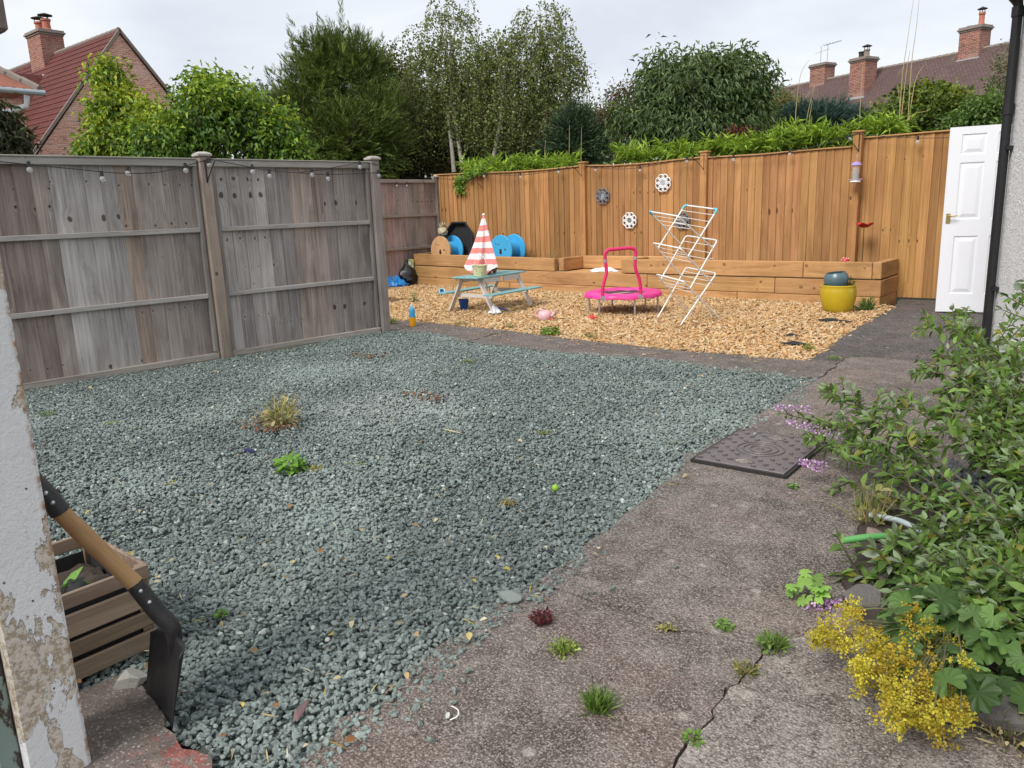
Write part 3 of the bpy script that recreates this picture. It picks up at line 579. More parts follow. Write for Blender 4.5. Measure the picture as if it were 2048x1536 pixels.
# ---------------------------------------------------------------- buildings
def brick_mat(name, c1, c2, mortar, sc_=1.0, vary=1.0):
    t = NT(name); p = t.objc(); sp = t.n('SeparateXYZ', Vector=p); uv = t.n('CombineXYZ', X=t.math('ADD', sp.outputs[0], sp.outputs[1]), Y=sp.outputs[2], Z=0.0)
    b = t.n('TexBrick', {'offset': .5}, Scale=1.0/sc_, Mortar_Size=.011, Mortar_Smooth=.2, Bias=-.1, Brick_Width=.225, Row_Height=.075, Color1=c1, Color2=c2, Mortar=mortar); t.set(b.inputs['Vector'], uv)
    n1 = t.noise(t.mapg(p, scale=(4, 4, 13)), 1.0, 2); n2 = t.noise(p, .8, 5, .6)
    col = t.mix(t.math('MULTIPLY', t.ramp(n1, (.45, 0.0), (.66, 1.0)), .55*vary), b.outputs[0], t.mix(1.0, b.outputs[0], (.36, .34, .38), 'MULTIPLY'))
    col = t.mix(t.math('MULTIPLY', t.ramp(n2, (.5, 0.0), (.7, 1.0)), .4), col, mortar)
    return t.done(col, .9, t.bump(b.outputs['Fac'], -.6, .01), spec=.2)
MT['brick'] = brick_mat('red brick', (.74, .36, .25), (.60, .26, .175), (.72, .62, .54))
MT['brickold'] = brick_mat('old chimney brick', (.36, .125, .075), (.24, .08, .055), (.36, .31, .27))
def tile_mat(name, c1, c2, moss, rowh, colw, p_rot=(0, 0, 0)):
    t = NT(name); p = t.objc()
    b = t.n('TexBrick', {'offset': .5}, Scale=1.0, Mortar_Size=.012, Mortar_Smooth=.1, Brick_Width=colw, Row_Height=rowh, Color1=c1, Color2=c2, Mortar=tuple(x*.35 for x in c1)); t.set(b.inputs['Vector'], p)
    n1 = t.noise(p, .45, 6, .65, .5); n2 = t.noise(t.mapg(p, scale=(1.0, .25, 1)), .9, 5, .7)
    col = t.mix(t.math('MULTIPLY', t.ramp(n1, (.42, 0.0), (.66, 1.0)), .5), b.outputs[0], tuple(x*.62 for x in c1))
    col = t.mix(t.math('MULTIPLY', t.ramp(n2, (.55, 0.0), (.72, 1.0)), .55), col, moss)
    return t.done(col, .85, t.bump(b.outputs['Fac'], -.8, .02), spec=.2)
MT['tile_red'] = tile_mat('dark red roof tile', (.150, .050, .043), (.118, .040, .035), (.20, .085, .066), .30, .30)
MT['tile_brown'] = tile_mat('plum brown roof tile', (.150, .098, .092), (.112, .072, .068), (.185, .155, .115), .115, .17)
MT['tile_pan'] = plain('weathered pantile', (.28, .105, .07), .85, .3, 4, .5, 20, dirt=.4)
MT['verge'] = plain('cement verge', (.25, .205, .175), .9, .3, 5, .6, 30)
MT['greyplastic'] = plain('grey gutter', (.38, .42, .45), .4, .08); MT['whiteplastic'] = plain('white soil pipe', (.75, .75, .73), .4, .06)

# left neighbour
HX0, RY, RZ, SL = -32.03, 15.51, 8.62, 1.24
EY, EZ = RY-(RZ-2.4)/SL, 2.4; EY2 = RY+(RZ-2.4)/SL
hs = thing('brick_house', 'red brick house with steep dark red tiled roof beyond the grey fence', 'house', (HX0, RY, 0))
X1, LEN = 0.0, 13.5
MB().prism([(EY-RY+.15, 0), (EY-RY+.15, EZ-.1), (0, RZ-.12), (EY2-RY-.15, EZ-.1), (EY2-RY-.15, 0)], -.3, 0.0, Matrix(((0, 0, 1, 0), (1, 0, 0, 0), (0, 1, 0, 0), (0, 0, 0, 1)))).build('gable_wall', MT['brick'], hs)
MB().box((-LEN/2, EY-RY+.3, 1.2), (LEN-.7, .3, 2.4)).build('wall', MT['brick'], hs); MB().box((-LEN/2, EY2-RY-.3, 1.2), (LEN-.7, .3, 2.4)).build('wall', MT['brick'], hs)
roof = bpy.data.objects.new('roof', None); C.objects.link(roof); roof.parent = hs
sl = math.hypot(RY-EY, RZ-EZ); ang = math.atan2(RZ-EZ, RY-EY); NC = 25; ch = sl/NC
cme = MB().box((0, 0, 0), (LEN+.1, ch*1.18, .035)).mesh('tile_course', MT['tile_red'])
for side in (-1, 1):
    for i in range(NC):
        f = (i+.5)/NC; y = side*(EY2-RY)*(1-f); z = EZ+(RZ-EZ)*f
        obj('tile_course', cme, roof, (-LEN/2+.05, y, z+.03), ((ang-.075)*(1 if side < 0 else -1), 0, 0) if side < 0 else ((-ang+.075), 0, 0))
    MB().bar((.06, side*(EY2-RY), EZ+.0), (.06, 0, RZ+.0), .09, .10).build('verge', MT['verge'], roof)
m = MB()
for i in range(30): m.tube([(-LEN+i*LEN/30, 0, RZ+.02), (-LEN+(i+1.04)*LEN/30, 0, RZ+.035)], .085, 8)
m.build('ridge_tiles', MT['verge'], roof, smooth=40)
def chimney(parent, x, y, z0, z1, sx, sy, pots, name='chimney', rz=0.0, mat='brickold'):
    c = MB().box((0, 0, (z1-z0)/2), (sx, sy, z1-z0)).build(name, MT[mat], parent, loc=(x, y, z0), rot=(0, 0, rz))
    cp = MB(); h = z1-z0
    for k, e in enumerate((.04, .09, .05)): cp.box((0, 0, h-.22+.075*k+.04), (sx+2*e, sy+2*e, .073), None, .01)
    cp.build('chimney_cap', MT['verge'], c)
    MB().box((0, 0, .0), (sx+.10, sy+.10, .30), None, .02).build('flashing', MT['lead'], c)
    for px, py, r, hh, mt, cowl in pots:
        MB().lathe([(0, 0), (r*1.1, 0), (r*1.1, .06), (r*.85, .1), (r*.8, hh*.8), (r*1.0, hh*.85), (r*1.0, hh), (r*.7, hh), (r*.7, hh-.2), (0, hh-.2)], 14, Matrix.Translation((px, py, h))).build('chimney_pot', MT[mt], c, 40)
        if cowl:
            k = MB(); 
            for a in range(3): k.tube([(px+r*.8*math.cos(a*2.1), py+r*.8*math.sin(a*2.1), h+hh), (px+r*.8*math.cos(a*2.1), py+r*.8*math.sin(a*2.1), h+hh+.16)], .018, 5)
            k.lathe([(0, .26), (r*1.5, .16), (r*1.5, .14), (0, .14)], 14, Matrix.Translation((px, py, h+hh))); k.build('cowl', MT['castdark'], c)
    return c
chimney(hs, -6.75, -.05, 7.35, 9.62, 1.45, .95, [(-.38, 0, .2, .48, 'terracotta', True), (.36, 0, .2, .48, 'terracotta', True)])
# wing that runs towards the viewer's left, lead valley between the two roofs
wx, wz = -37.4-HX0, 7.57
MB().add([(wx, -.78, wz), (wx, -9.0, wz), (wx+3.2, -9.0, wz-4.8), (wx+3.2, -4.4, wz-4.8)], [(0, 1, 2, 3)]).add([(wx, -.78, wz), (wx, -9.0, wz), (wx-3.2, -9.0, wz-4.8), (wx-3.2, -4.4, wz-4.8)], [(0, 1, 2, 3)]).build('wing_roof', MT['tile_red'], roof)
MB().bar((wx-.05, -.80, wz+.05), (wx+3.25, -4.42, wz-4.74), .22, .05).build('valley', MT['lead'], roof)
MB().box((wx, -6.5, 1.4), (6.0, 5.0, 2.8)).build('wing_wall', MT['brick'], hs)
MB().box((-2.2, -3.5, 4.95), (.35, .45, .05), (ang-.1, 0, 0)).build('roof_vent', MT['whiteplastic'], roof)
# low pantiled outhouse in front of it
ox, oy1, oz = -27.0, 10.35, 5.25
oh = thing('outhouse', 'low pantiled roof with grey gutter and white pipe at the left edge', 'outbuilding', (ox, oy1, 0))
rf = MB(); nW, ny = 44, 10; W_, D_ = 6.0, 2.6; V = []
for i in range(nW+1):
    for j in range(ny+1):
        f = j/ny; yy = -W_*i/nW - f*D_*max(0, 1-i/nW*1.0); V.append((-f*D_, yy, oz+.12+f*D_*.75+.035*math.sin(i*math.pi)-.02*((j*7) % 10)/10+.045*abs(math.sin(i*1.57))))
rf.add(V, [(i*(ny+1)+j, (i+1)*(ny+1)+j, (i+1)*(ny+1)+j+1, i*(ny+1)+j+1) for i in range(nW) for j in range(ny)])
rf.add([(0, 0, oz+.12), (-D_, -D_, oz+.12+D_*.75), (-2*D_, 0, oz+.12)], [(0, 1, 2)]).build('roof', MT['tile_pan'], oh)
m = MB()
for i in range(9): a = i/9; m.tube([(-D_*a, -D_*a, oz+.16+D_*.75*a), (-D_*(a+.125), -D_*(a+.125), oz+.18+D_*.75*(a+.125))], .13, 7)
m.build('hip_tiles', MT['verge'], oh)
MB().tube([(.10, .12, oz+.04), (.10, -W_, oz+.04)], .085, 8).build('gutter', MT['greyplastic'], oh, 40)
MB().tube([(.0, -.35, oz-.05), (-.05, -.4, oz-.35), (-.15, -.9, oz-.55), (-.2, -1.6, oz-.65)], .09, 8).build('soil_pipe', MT['whiteplastic'], oh, 60)
MB().box((-2.6, -3.2, 2.55), (4.6, 5.6, 5.1)).build('wall', MT['brick'], oh)

# terrace beyond the right hand trees
TA = Vector((-5.72, 42.41, 7.63)); TD = Vector((-.924, .383, 0)); 
tr = thing('terraced_house', 'long terrace with plum brown tiled roof and brick chimneys behind the trees', 'house', (TA.x, TA.y, 0), math.atan2(-TD.y, -TD.x))
# local x runs to the right along the ridge, local -y towards the viewer
TL0, TL1 = -15.5, 12.0; RS = math.radians(43); SLN = 6.6
me = MB().box(((TL0+TL1)/2, -SLN/2, 0), (TL1-TL0, SLN, .12)).mesh('roof_slope', MT['tile_brown'])
obj('roof', me, tr, (0, 0, 7.55), (RS, 0, 0)); obj('roof', me, tr, (TL0+TL1, 0, 7.55), (RS, 0, math.pi))
m = MB()
for i in range(80): a = TL0+(TL1-TL0)*i/80; m.tube([(a, 0, 7.63), (a+(TL1-TL0)/80*1.04, 0, 7.65)], .10, 7)
m.build('ridge_tiles', MT['verge'], tr)
MB().box(((TL0+TL1)/2, 0, 1.6), (TL1-TL0-.4, 8.6, 3.2)).build('wall', MT['brick'], tr)
def tloc(px, py, off=0.0):   # a sighting on the vertical plane through the ridge (shifted towards the viewer by off)
    nn = (TD.y, -TD.x, 0); nn = (-TD.y, TD.x, 0)
    base = TA + Vector((TD.y, -TD.x, 0)).normalized()*(-off if TD.y*_h[0]-TD.x*_h[1] > 0 else off)
    q = PL(px, py, base, nn); d = q-Vector((TA.x, TA.y, 0)); return d.dot(-TD), d.z
for (x0, x1, yt, yb, off, pots, sy) in ((1928, 1973, 68, 115, .0, [(.25, 0, .14, .55, 'terracotta', True), (-.3, .1, .2, .08, 'castdark', False)], .8), (1711, 1744, 128, 192, 1.1, [(.15, 0, .16, .38, 'verge', True), (-.25, .1, .15, .35, 'castdark', False)], .9), (1629, 1661, 139, 172, -.1, [], .8)):
    a, zt = tloc(x0, yt, off); b, _ = tloc(x1, yt, off); _, zb = tloc((x0+x1)/2, yb, off)
    cc = chimney(tr, (a+b)/2, -off, zb-.2, zt+.2, (b-a)*.92, sy, pots)
    if not pots:
        m = MB(); hh = zt+.2-zb+.2
        for xx in (-.15, .3): m.tube([(xx, 0, hh-.1), (xx, 0, hh+.95)], .02, 5)
        m.tube([(-.35, -.2, hh+.6), (.25, .2, hh+.75)], .015, 5); m.tube([(.0, 0, hh+.95), (1.2, 0, hh+1.0)], .015, 5); 
        for k in range(5): m.tube([(.1+k*.22, -.2, hh+.96), (.1+k*.22, .2, hh+.97)], .010, 4)
        m.build('aerial', MT['steel'], cc)

# near house on the right: white textured render, black downpipe
t = NT('white textured render'); p = t.pos()
wv = t.noise(p, 15.0, 3, .55, 1.5); rg = t.math('ABSOLUTE', t.math('SUBTRACT', wv, .5)); fn = t.noise(p, 70.0, 4, .7)
h_ = t.math('ADD', t.ramp(rg, (0.0, 0.0), (.09, 1.0)), t.math('MULTIPLY', fn, .25))
col = t.mix(t.math('MULTIPLY', t.ramp(t.noise(p, 2.0, 5, .7), (.5, 0.0), (.75, 1.0)), .3), (.76, .76, .75), (.64, .63, .61))
MT['render'] = t.done(col, .9, t.bump(h_, .5, .02), spec=.2)
WC = Vector((-.965, 7.42, 0)); WE = Vector((.37, -.929, 0)).normalized(); WB = Vector((.929, .37, 0))
wh = thing('rendered_house', 'white textured house wall with a black downpipe at the right edge', 'house', WC, math.atan2(WE.y, WE.x))   # local x along the visible face, local y away
MB().box((2.2, 2.0, 1.38), (4.4, 4.0, 2.76)).build('wall', MT['render'], wh)
MB().box((2.2, 2.02, 2.96), (4.8, 4.5, .10)).build('soffit', MT['doorwhite'], wh)
m = MB(); m.tube([(.05, -.14, 2.86), (4.4, -.14, 2.86)], .055, 10); m.build('gutter', MT['pipe'], wh, 40)
m = MB(); m.tube([(.03, -.045, -.02), (.03, -.045, 2.62), (.032, -.05, 2.66), (.045, -.12, 2.74), (.05, -.14, 2.78), (.05, -.14, 2.86)], .036, 12)
m.tube([(.03, -.045, 1.85), (.03, -.045, 1.93)], .044, 12); m.tube([(.03, -.045, 2.56), (.03, -.045, 2.63)], .044, 12)
for z in (.5, 1.6): m.box((.03, -.02, z), (.14, .05, .03))
m.build('downpipe', MT['pipe'], wh, 40)

# outbuilding doorway beside the viewer: flaking painted pillar, green frame, eave board
t = NT('flaking white paint on render'); p = t.pos()
big = t.noise(t.mapg(p, scale=(1, 1, .62)), 5.5, 6, .62, .5); sp = t.n('SeparateXYZ', Vector=p)
hz = t.n('MapRange', {'interpolation_type': 'SMOOTHSTEP'}, i0=sp.outputs[2], i1=.80, i2=.50).outputs[0]
hz2 = t.n('MapRange', {'interpolation_type': 'SMOOTHSTEP'}, i0=sp.outputs[2], i1=.30, i2=.12).outputs[0]
fm = t.ramp(t.math('SUBTRACT', t.math('ADD', big, t.math('MULTIPLY', hz, .12)), t.math('MULTIPLY', hz2, .06)), (.585, 0.0), (.597, 1.0))
gr = t.noise(p, 70.0, 5, .75); gr2 = t.noise(p, 190.0, 3, .7)
pebb = t.ramp(gr, (.44, 0.0), (.53, 1.0))
render_c = t.mix(pebb, (.40, .325, .235), (.66, .60, .52)); paint_c = t.mix(t.noise(p, 14.0, 5, .6), (.72, .725, .74), (.83, .83, .83))
_w = t.n('VectorMath', {'operation': 'ADD'}); t.set(_w.inputs[0], p); _w2 = t.n('VectorMath', {'operation': 'SCALE'}); t.set(_w2.inputs[0], t.n('TexNoise', Scale=30.0, Vector=p).outputs['Color']); _w2.inputs['Scale'].default_value = .04; t.set(_w.inputs[1], _w2.outputs[0]); crk = t.vor(_w.outputs[0], 20.0, 'DISTANCE_TO_EDGE'); paint_c = t.mix(t.math('MULTIPLY', t.ramp(crk.outputs['Distance'], (.0, 1.0), (.018, 0.0)), t.math('MULTIPLY', t.ramp(t.noise(p, 7.0, 3), (.58, 0.0), (.66, 1.0)), .6)), paint_c, (.42, .40, .38))
v = t.vor(p, 34.0); sv = t.n('SeparateColor'); t.set(sv.inputs[0], v.outputs['Color'])
dots = t.math('MULTIPLY', t.math('LESS_THAN', v.outputs['Distance'], .11), t.math('GREATER_THAN', sv.outputs[0], .72)); paint_c = t.mix(dots, paint_c, (.13, .12, .11))
col = t.mix(fm, paint_c, render_c); rust = t.math('MULTIPLY', t.n('MapRange', i0=sp.outputs[1], i1=.566, i2=.577).outputs[0], t.ramp(t.noise(p, 40.0, 4, .7), (.45, 0.0), (.6, 1.0)))
col = t.mix(rust, col, (.40, .22, .12))
hh = t.math('ADD', t.math('MULTIPLY', t.math('SUBTRACT', 1.0, fm), 1.4), t.math('ADD', t.math('MULTIPLY', gr, .9), t.math('MULTIPLY', gr2, .25)))
MT['flake'] = t.done(col, .85, t.bump(hh, .8, .006), spec=.25)
t = NT('peeling green door frame'); p = t.pos(); fm = t.ramp(t.noise(t.mapg(p, scale=(1, 1, .35)), 30.0, 5, .6), (.5, 0.0), (.53, 1.0))
MT['peel'] = t.done(t.mix(fm, (.22, .29, .26), (.055, .04, .03)), .7, t.bump(fm, -.6, .004))
ob = thing('outbuilding', 'flaking white painted doorway pillar at the left edge beside the viewer', 'doorway')
m = MB(); m.box((-1.934, .514, 1.2), (.20, .128, 2.6), None, .006); m.jitter(.0015, 3).build('pillar', MT['flake'], ob)
MB().box((-1.915, .4275, 1.2), (.10, .044, 2.6), None, .004).build('door_frame', MT['peel'], ob)
MB().box((-1.945, .19, 1.15), (.044, .42, 2.5), None, .004).build('door', MT['blackmetal'], ob)
_e = PL(20, 64, (-1.70, 0, 0), (1, 0, 0))
MB().box((-1.95, _e.y-.12, _e.z+.07), (.50, .24, .14), (0, 0, .0), .006).build('eave_board', wood('weathered eave board', (.20, .17, .155), (.11, .09, .08), (.05, .04, .03), axis='X'), ob)

# loose white door
dr = thing('panel_door', 'white six panel door standing upright against the honey coloured fence', 'door', (-1.777, 9.452, .012), math.atan2(.25, .968))
DW, DH, DT = .775, 1.925, .036
m = MB(); us = [0, .115, .340, .438, .662, DW]; zs = [0, .195, .81, .985, 1.565, 1.645, 1.85, DH]
# slab front with sunk moulded panels
def cell(u0, u1, z0, z1, pan):
    if not pan: m.add([(u0, 0, z0), (u1, 0, z0), (u1, 0, z1), (u0, 0, z1)], [(0, 1, 2, 3)]); return
    lv = [(0, 0), (.010, .009), (.020, .009), (.055, .0), ]; prev = None
    for ins, dep in lv:
        q = [(u0+ins, dep, z0+ins), (u1-ins, dep, z0+ins), (u1-ins, dep, z1-ins), (u0+ins, dep, z1-ins)]
        if prev: m.add(prev+q, [(0, 1, 5, 4), (1, 2, 6, 5), (2, 3, 7, 6), (3, 0, 4, 7)])
        prev = q
    m.add(prev, [(0, 1, 2, 3)])
for i in range(5):
    for j in range(7): cell(us[i], us[i+1], zs[j], zs[j+1], i in (1, 3) and j in (1, 3, 5))
m.add([(0, 0, 0), (DW, 0, 0), (DW, 0, DH), (0, 0, DH), (0, DT, 0), (DW, DT, 0), (DW, DT, DH), (0, DT, DH)], [(0, 4, 7, 3), (1, 2, 6, 5), (4, 5, 6, 7), (0, 1, 5, 4), (3, 7, 6, 2)])
m.build('door_leaf', MT['doorwhite'], dr)
hd = MB().box((.049, -.003, .995), (.042, .006, .105), None, .002).build('handle_plate', MT['brass'], dr)
m = MB(); m.tube([(.049, -.006, 1.02), (.049, -.045, 1.02), (.055, -.05, 1.022), (.09, -.05, 1.018), (.135, -.05, 1.028)], [.008, .008, .008, .007, .006], 8); m.lathe([(0, 0), (.010, 0), (.010, .004), (0, .004)], 10, Matrix.Translation((.049, -.006, .965)) @ Matrix.Rotation(math.pi/2, 4, 'X')).build('lever', MT['brass'], hd, 40)
for zz, yy in ((.0, .02), ): MB().box((.4, .09, -.002), (.7, .10, .02), None, .003).build('base_block', MT['blackcloth'], dr)
# ---------------------------------------------------------------- things in the play area
def curve(pts, n=8, closed=False):
    P = [Vector(p) for p in pts]; out = []; N = len(P)
    for i in range(N-1 if not closed else N):
        p0, p1, p2, p3 = P[(i-1) if (i > 0 or closed) else 0], P[i % N], P[(i+1) % N], P[(i+2) % N if (closed or i+2 < N) else N-1]
        for k in range(n):
            t_ = k/n; out.append(.5*((2*p1)+(p2-p0)*t_+(2*p0-5*p1+4*p2-p3)*t_*t_+(3*p1-p0-3*p2+p3)*t_**3))
    if not closed: out.append(P[-1])
    return out
# child's picnic table, long side along world Y
pt = thing('picnic_table', "child's picnic table with teal planks and white A-frame legs on the wood chips", 'picnic table', (-6.76, 7.77, 0), math.radians(3))
TZ = .445
for i in range(4): MB().box(((-.165+.11*i), 0, TZ), (.104, 1.06, .018), None, .003).build('table_plank', MT['teal'], pt)
for y in (-.38, .38):
    MB().box((0, y, TZ-.03), (.42, .035, .045), None, .003).build('crossbar', MT['whitewood'], pt)
    MB().box((0, y+.012, .205), (.66, .022, .05), None, .003).build('seat_bearer', MT['whitewood'], pt)
    for s in (-1, 1): MB().bar((s*.135, y-.028*(1 if y < 0 else -1), TZ-.012), (s*.365, y-.028*(1 if y < 0 else -1), .0), .022, .072, up=(0, 1, 0), bev=.002).build('leg', MT['whitewood'], pt)
for s in (-1, 1):
    MB().box((s*.385, 0, .24), (.15, 1.10, .018), None, .003).build('seat', MT['teal'], pt)
    MB().box((s*.195, -.20, TZ-.042), (.018, .33, .065), None, .002).build('apron', MT['whitewood'], pt)
    MB().box((s*.200, .20, TZ-.045), (.018, .34, .07), None, .002).build('apron', MT['whitewood'], pt)
# folded striped parasol standing in the table
t = NT('red and white striped canvas'); p = t.objc(); sp = t.n('SeparateXYZ', Vector=p)
f = t.math('FRACT', t.math('MULTIPLY', t.math('ADD', t.math('ADD', sp.outputs[2], .015), t.math('MULTIPLY', t.math('SUBTRACT', t.noise(p, 9.0, 2), .5), .05)), 6.9)); st = t.ramp(f, (.0, 1.0), (.47, 1.0), (.49, 0.0), (.985, 0.0), (1.0, 1.0))
col = t.mix(st, (.82, .78, .78), (.80, .24, .22)); MT['canvas'] = t.done(t.mix(t.math('MULTIPLY', t.noise(p, 14.0, 5), .22), col, (.35, .3, .3)), .85, t.bump(t.noise(p, 120.0, 3), .3, .003), spec=.15)
pa = thing('parasol', 'folded red and white striped parasol standing in the picnic table', 'parasol', (-6.79, 7.73, TZ+.01))
m = MB(); NS = 40; NZ = 14; V = []
for j in range(NZ+1):
    f = j/NZ; z = .75*(1-f)+.03*f; rad = .012+.155*f**.85
    for k in range(NS):
        a = 2*math.pi*k/NS; pl = 1+.34*f**.6*math.sin(a*5+.6+1.2*f)+.18*f*math.sin(a*2+1.0)+.10*f*math.sin(a*11+3*f); zz = z + (.06*f*f*math.sin(a*5+2.2))+.03*f*math.sin(a*2+.5)
        V.append((rad*pl*math.cos(a)*1.05-.035*f, rad*pl*math.sin(a)*.9-.02*f, zz))
m.add(V, [(j*NS+k, j*NS+(k+1) % NS, (j+1)*NS+(k+1) % NS, (j+1)*NS+k) for j in range(NZ) for k in range(NS)]); m.build('canopy', MT['canvas'], pa, 60)
MB().tube([(0, 0, -.40), (0, 0, .755)], .011, 8).ball((0, 0, .765), .02, 10, 6).build('pole', MT['white'], pa, 50)
MB().lathe([(0, 0), (.055, 0), (.055, .012), (.02, .02), (.018, .05), (0, .05)], 14).build('collar', MT['black'], pa, 40)
# patterned bucket
t = NT('floral enamel'); p = t.objc(); v = t.vor(p, 42.0); sv = t.n('SeparateColor'); t.set(sv.inputs[0], v.outputs['Color'])
dc = t.ramp(sv.outputs[0], (0.0, (.55, .10, .12)), (.3, (.25, .36, .14)), (.6, (.65, .42, .08)), (.9, (.2, .35, .45)))
MT['floral'] = t.done(t.mix(t.math('MULTIPLY', t.math('LESS_THAN', v.outputs['Distance'], .36), .8), (.60, .62, .36), dc), .35)
bk = thing('bucket', 'small cream patterned bucket on the picnic table', 'bucket', G(960, 552, TZ+.012))
MB().lathe([(0, .004), (.075, .004), (.078, 0), (.098, .13), (.104, .13), (.104, .14), (.092, .138), (.074, .012), (0, .012)], 28).build('body', MT['floral'], bk, 50)
MB().tube([(.1*math.cos(a), .02, .13+.13*math.sin(a)) for a in [math.pi*k/14 for k in range(15)]], .003, 6).build('handle', MT['white'], bk)

# trampoline
TC = Vector((-4.97, 8.18, 0)); tz = .235
tp = thing('trampoline', "pink toddler trampoline with padded handle bar on the wood chips", 'trampoline', TC)
N = 48; V = []; Fc = []; prof = [(.285, tz-.005), (.30, tz+.016), (.38, tz+.022), (.455, tz+.014), (.478, tz-.004), (.48, tz-.035), (.474, tz-.04), (.45, tz-.02), (.30, tz-.015), (.285, tz-.005)]
m = MB().lathe(prof, 12, a0=.26); m.v = [(x*1.0, y, z) for x, y, z in m.v]; m2 = MB().lathe(prof, 48, a0=.0)
m2.v = [((lambda a, rr: (rr*(1-.028*math.cos(6*a)**2)*math.cos(a), rr*(1-.028*math.cos(6*a)**2)*math.sin(a)))(math.atan2(y, x), math.hypot(x, y)) + (z+.004*math.sin(9*math.atan2(y, x)),)) for x, y, z in m2.v]
m2.build('pad', MT['pink'], tp, 50)
mt_ = MB().lathe([(0, tz-.012), (.292, tz-.008)], 40).build('mat', MT['black'], tp)
q1 = G(1238, 590, tz)-TC; q2 = G(1252, 597, tz)-TC
m = MB()
for k, o_ in enumerate((-.03, .0, .03)): m.bar((-.07+o_, -.10, tz-.0075), (.03+o_, .09, tz-.0075), .009, .001)
m.build('print', MT['white'], mt_)
m = MB(); N = 56
for k in range(N): a = 2*math.pi*k/N; m.tube([(.272*math.cos(a), .272*math.sin(a), tz-.008), (.292*math.cos(a+.02), .292*math.sin(a+.02), tz-.004)], .004, 5)
m.build('springs', MT['steel'], tp)
h1 = G(1206, 598, tz)-TC; h2 = G(1281, 594, tz)-TC; hd_ = (h2-h1); hn = (-hd_.y, hd_.x, 0)
def hp(x, y): return PL(x, y, TC+h1, hn)-TC
for a in (math.radians(20+60*k) for k in range(6)):
    l = MB(); c = Vector((.425*math.cos(a), .425*math.sin(a), 0)); l.tube([c+Vector((0, 0, -.02)), c+Vector((0, 0, tz-.02))], .0125, 10); l.tube([c+Vector((0, 0, -.02)), c+Vector((0, 0, .03))], .016, 10).build('leg', MT['steel'], tp, 40)
side = [(1206, 598), (1205, 580), (1209, 560), (1213, 545), (1211, 525), (1210, 512), (1211, 505), (1217, 500), (1225, 499), (1245, 497), (1258, 496), (1266, 497), (1271, 503), (1271, 515), (1270, 528), (1272, 541), (1278, 556), (1281, 575), (1281, 594)]
MB().tube(curve([hp(*p) for p in side], 4), .0195, 12).build('handle_bar', MT['pinkfoam'], tp, 60)
for pp in ((1210.3, 519, 1210.5, 525), (1270.7, 513, 1270.3, 519)): MB().tube([hp(pp[0], pp[1]), hp(pp[2], pp[3])], .0205, 12).build('handle_joint', MT['steel'], tp, 40)
for h in (h1, h2):
    n_ = Vector(hn).normalized()*-1; c = MB(); c.tube([h+n_*.03, h-n_*.03], .026, 12); c.tube([h+Vector((0, 0, -.02)), h+Vector((0, 0, .035))], .024, 12); c.build('clamp', MT['steel'], tp, 40)

# folding clothes airer: three scissor tiers
s_ = 5.906
def zq(x, y): return (1280+x/s_, 390+y/s_)
f1, f3, f2, f4 = G(*zq(195, 1475)), G(*zq(590, 1400)), G(*zq(480, 1536)), G(*zq(960, 1480))
ax = ((f3-f1)+(f4-f2)).normalized(); an = Vector((-ax.y, ax.x, 0)); mid1 = (f1+f3)/2; mid2 = (f2+f4)/2
AO = (mid1+mid2)/2; AO.z = 0
ai = thing('clothes_airer', 'white wire folding clothes airer with three tiers standing on the wood chips', 'clothes airer', AO)
def s1(x, y): return PL(*zq(x, y), mid1, an)-AO
def s2(x, y): return PL(*zq(x, y), mid2, an)-AO
tiers = [  # (left frame: bar corner, lower end) on both sides, then right frame
    ((110, 195), (490, 590), (445, 250), (860, 630)), ((530, 120), (205, 640), (912, 170), (560, 735)),
    ((150, 565), (490, 955), (480, 630), (855, 1055)), ((545, 480), (235, 1015), (915, 535), (587, 1110)),
    ((190, 935), (590, 1400), (505, 1018), (960, 1480)), ((545, 855), (195, 1475), (902, 925), (480, 1536))]
for k, (a, b, c, d) in enumerate(tiers):
    A_, B_, C_, D_ = s1(*a), s1(*b), s2(*c), s2(*d); e = .12
    pts = [B_]+[A_+(B_-A_)*.06]+curve([A_+(B_-A_)*.05, A_+(B_-A_)*.012+(C_-A_)*.02, A_+(C_-A_)*.09], 3)+curve([A_+(C_-A_)*.91, C_+(D_-C_)*.012+(A_-C_)*.02, C_+(D_-C_)*.05], 3)+[C_+(D_-C_)*.06, D_]
    if k >= 4: pts[0].z = max(pts[0].z, -.01); pts[-1].z = max(pts[-1].z, -.01)
    fr = MB().tube(pts, .0085, 8).build('frame', MT['white'], ai, 60)
    if k < 4 or True:
        m = MB()
        for f in ((.12, .26, .39) if k < 5 else (.10, .21, .32)): m.tube([A_.lerp(B_, f*(1 if k < 4 else .75)), C_.lerp(D_, f*(1 if k < 4 else .75))], .0035, 6)
        m.build('wires', MT['white'], fr)
    if k < 2:
        for P_, Q_, R_ in (((A_, B_, C_), (C_, D_, A_)) if k else ((A_, B_, C_),)):
            MB().tube(curve([P_+(Q_-P_)*.10, P_+(Q_-P_)*.03, P_+(R_-P_)*.03, P_+(R_-P_)*.10], 3), .0125, 8).build('corner_piece', MT['aqua'], fr, 60)
for (a, b) in ((s1(300, 1085), s2(455, 1050)), (s2(640, 1215), s2(785, 1160)), (s2(790, 765), s2(870, 745))): MB().tube([a, b], .0045, 6).build('lock_arm', MT['white'], ai)

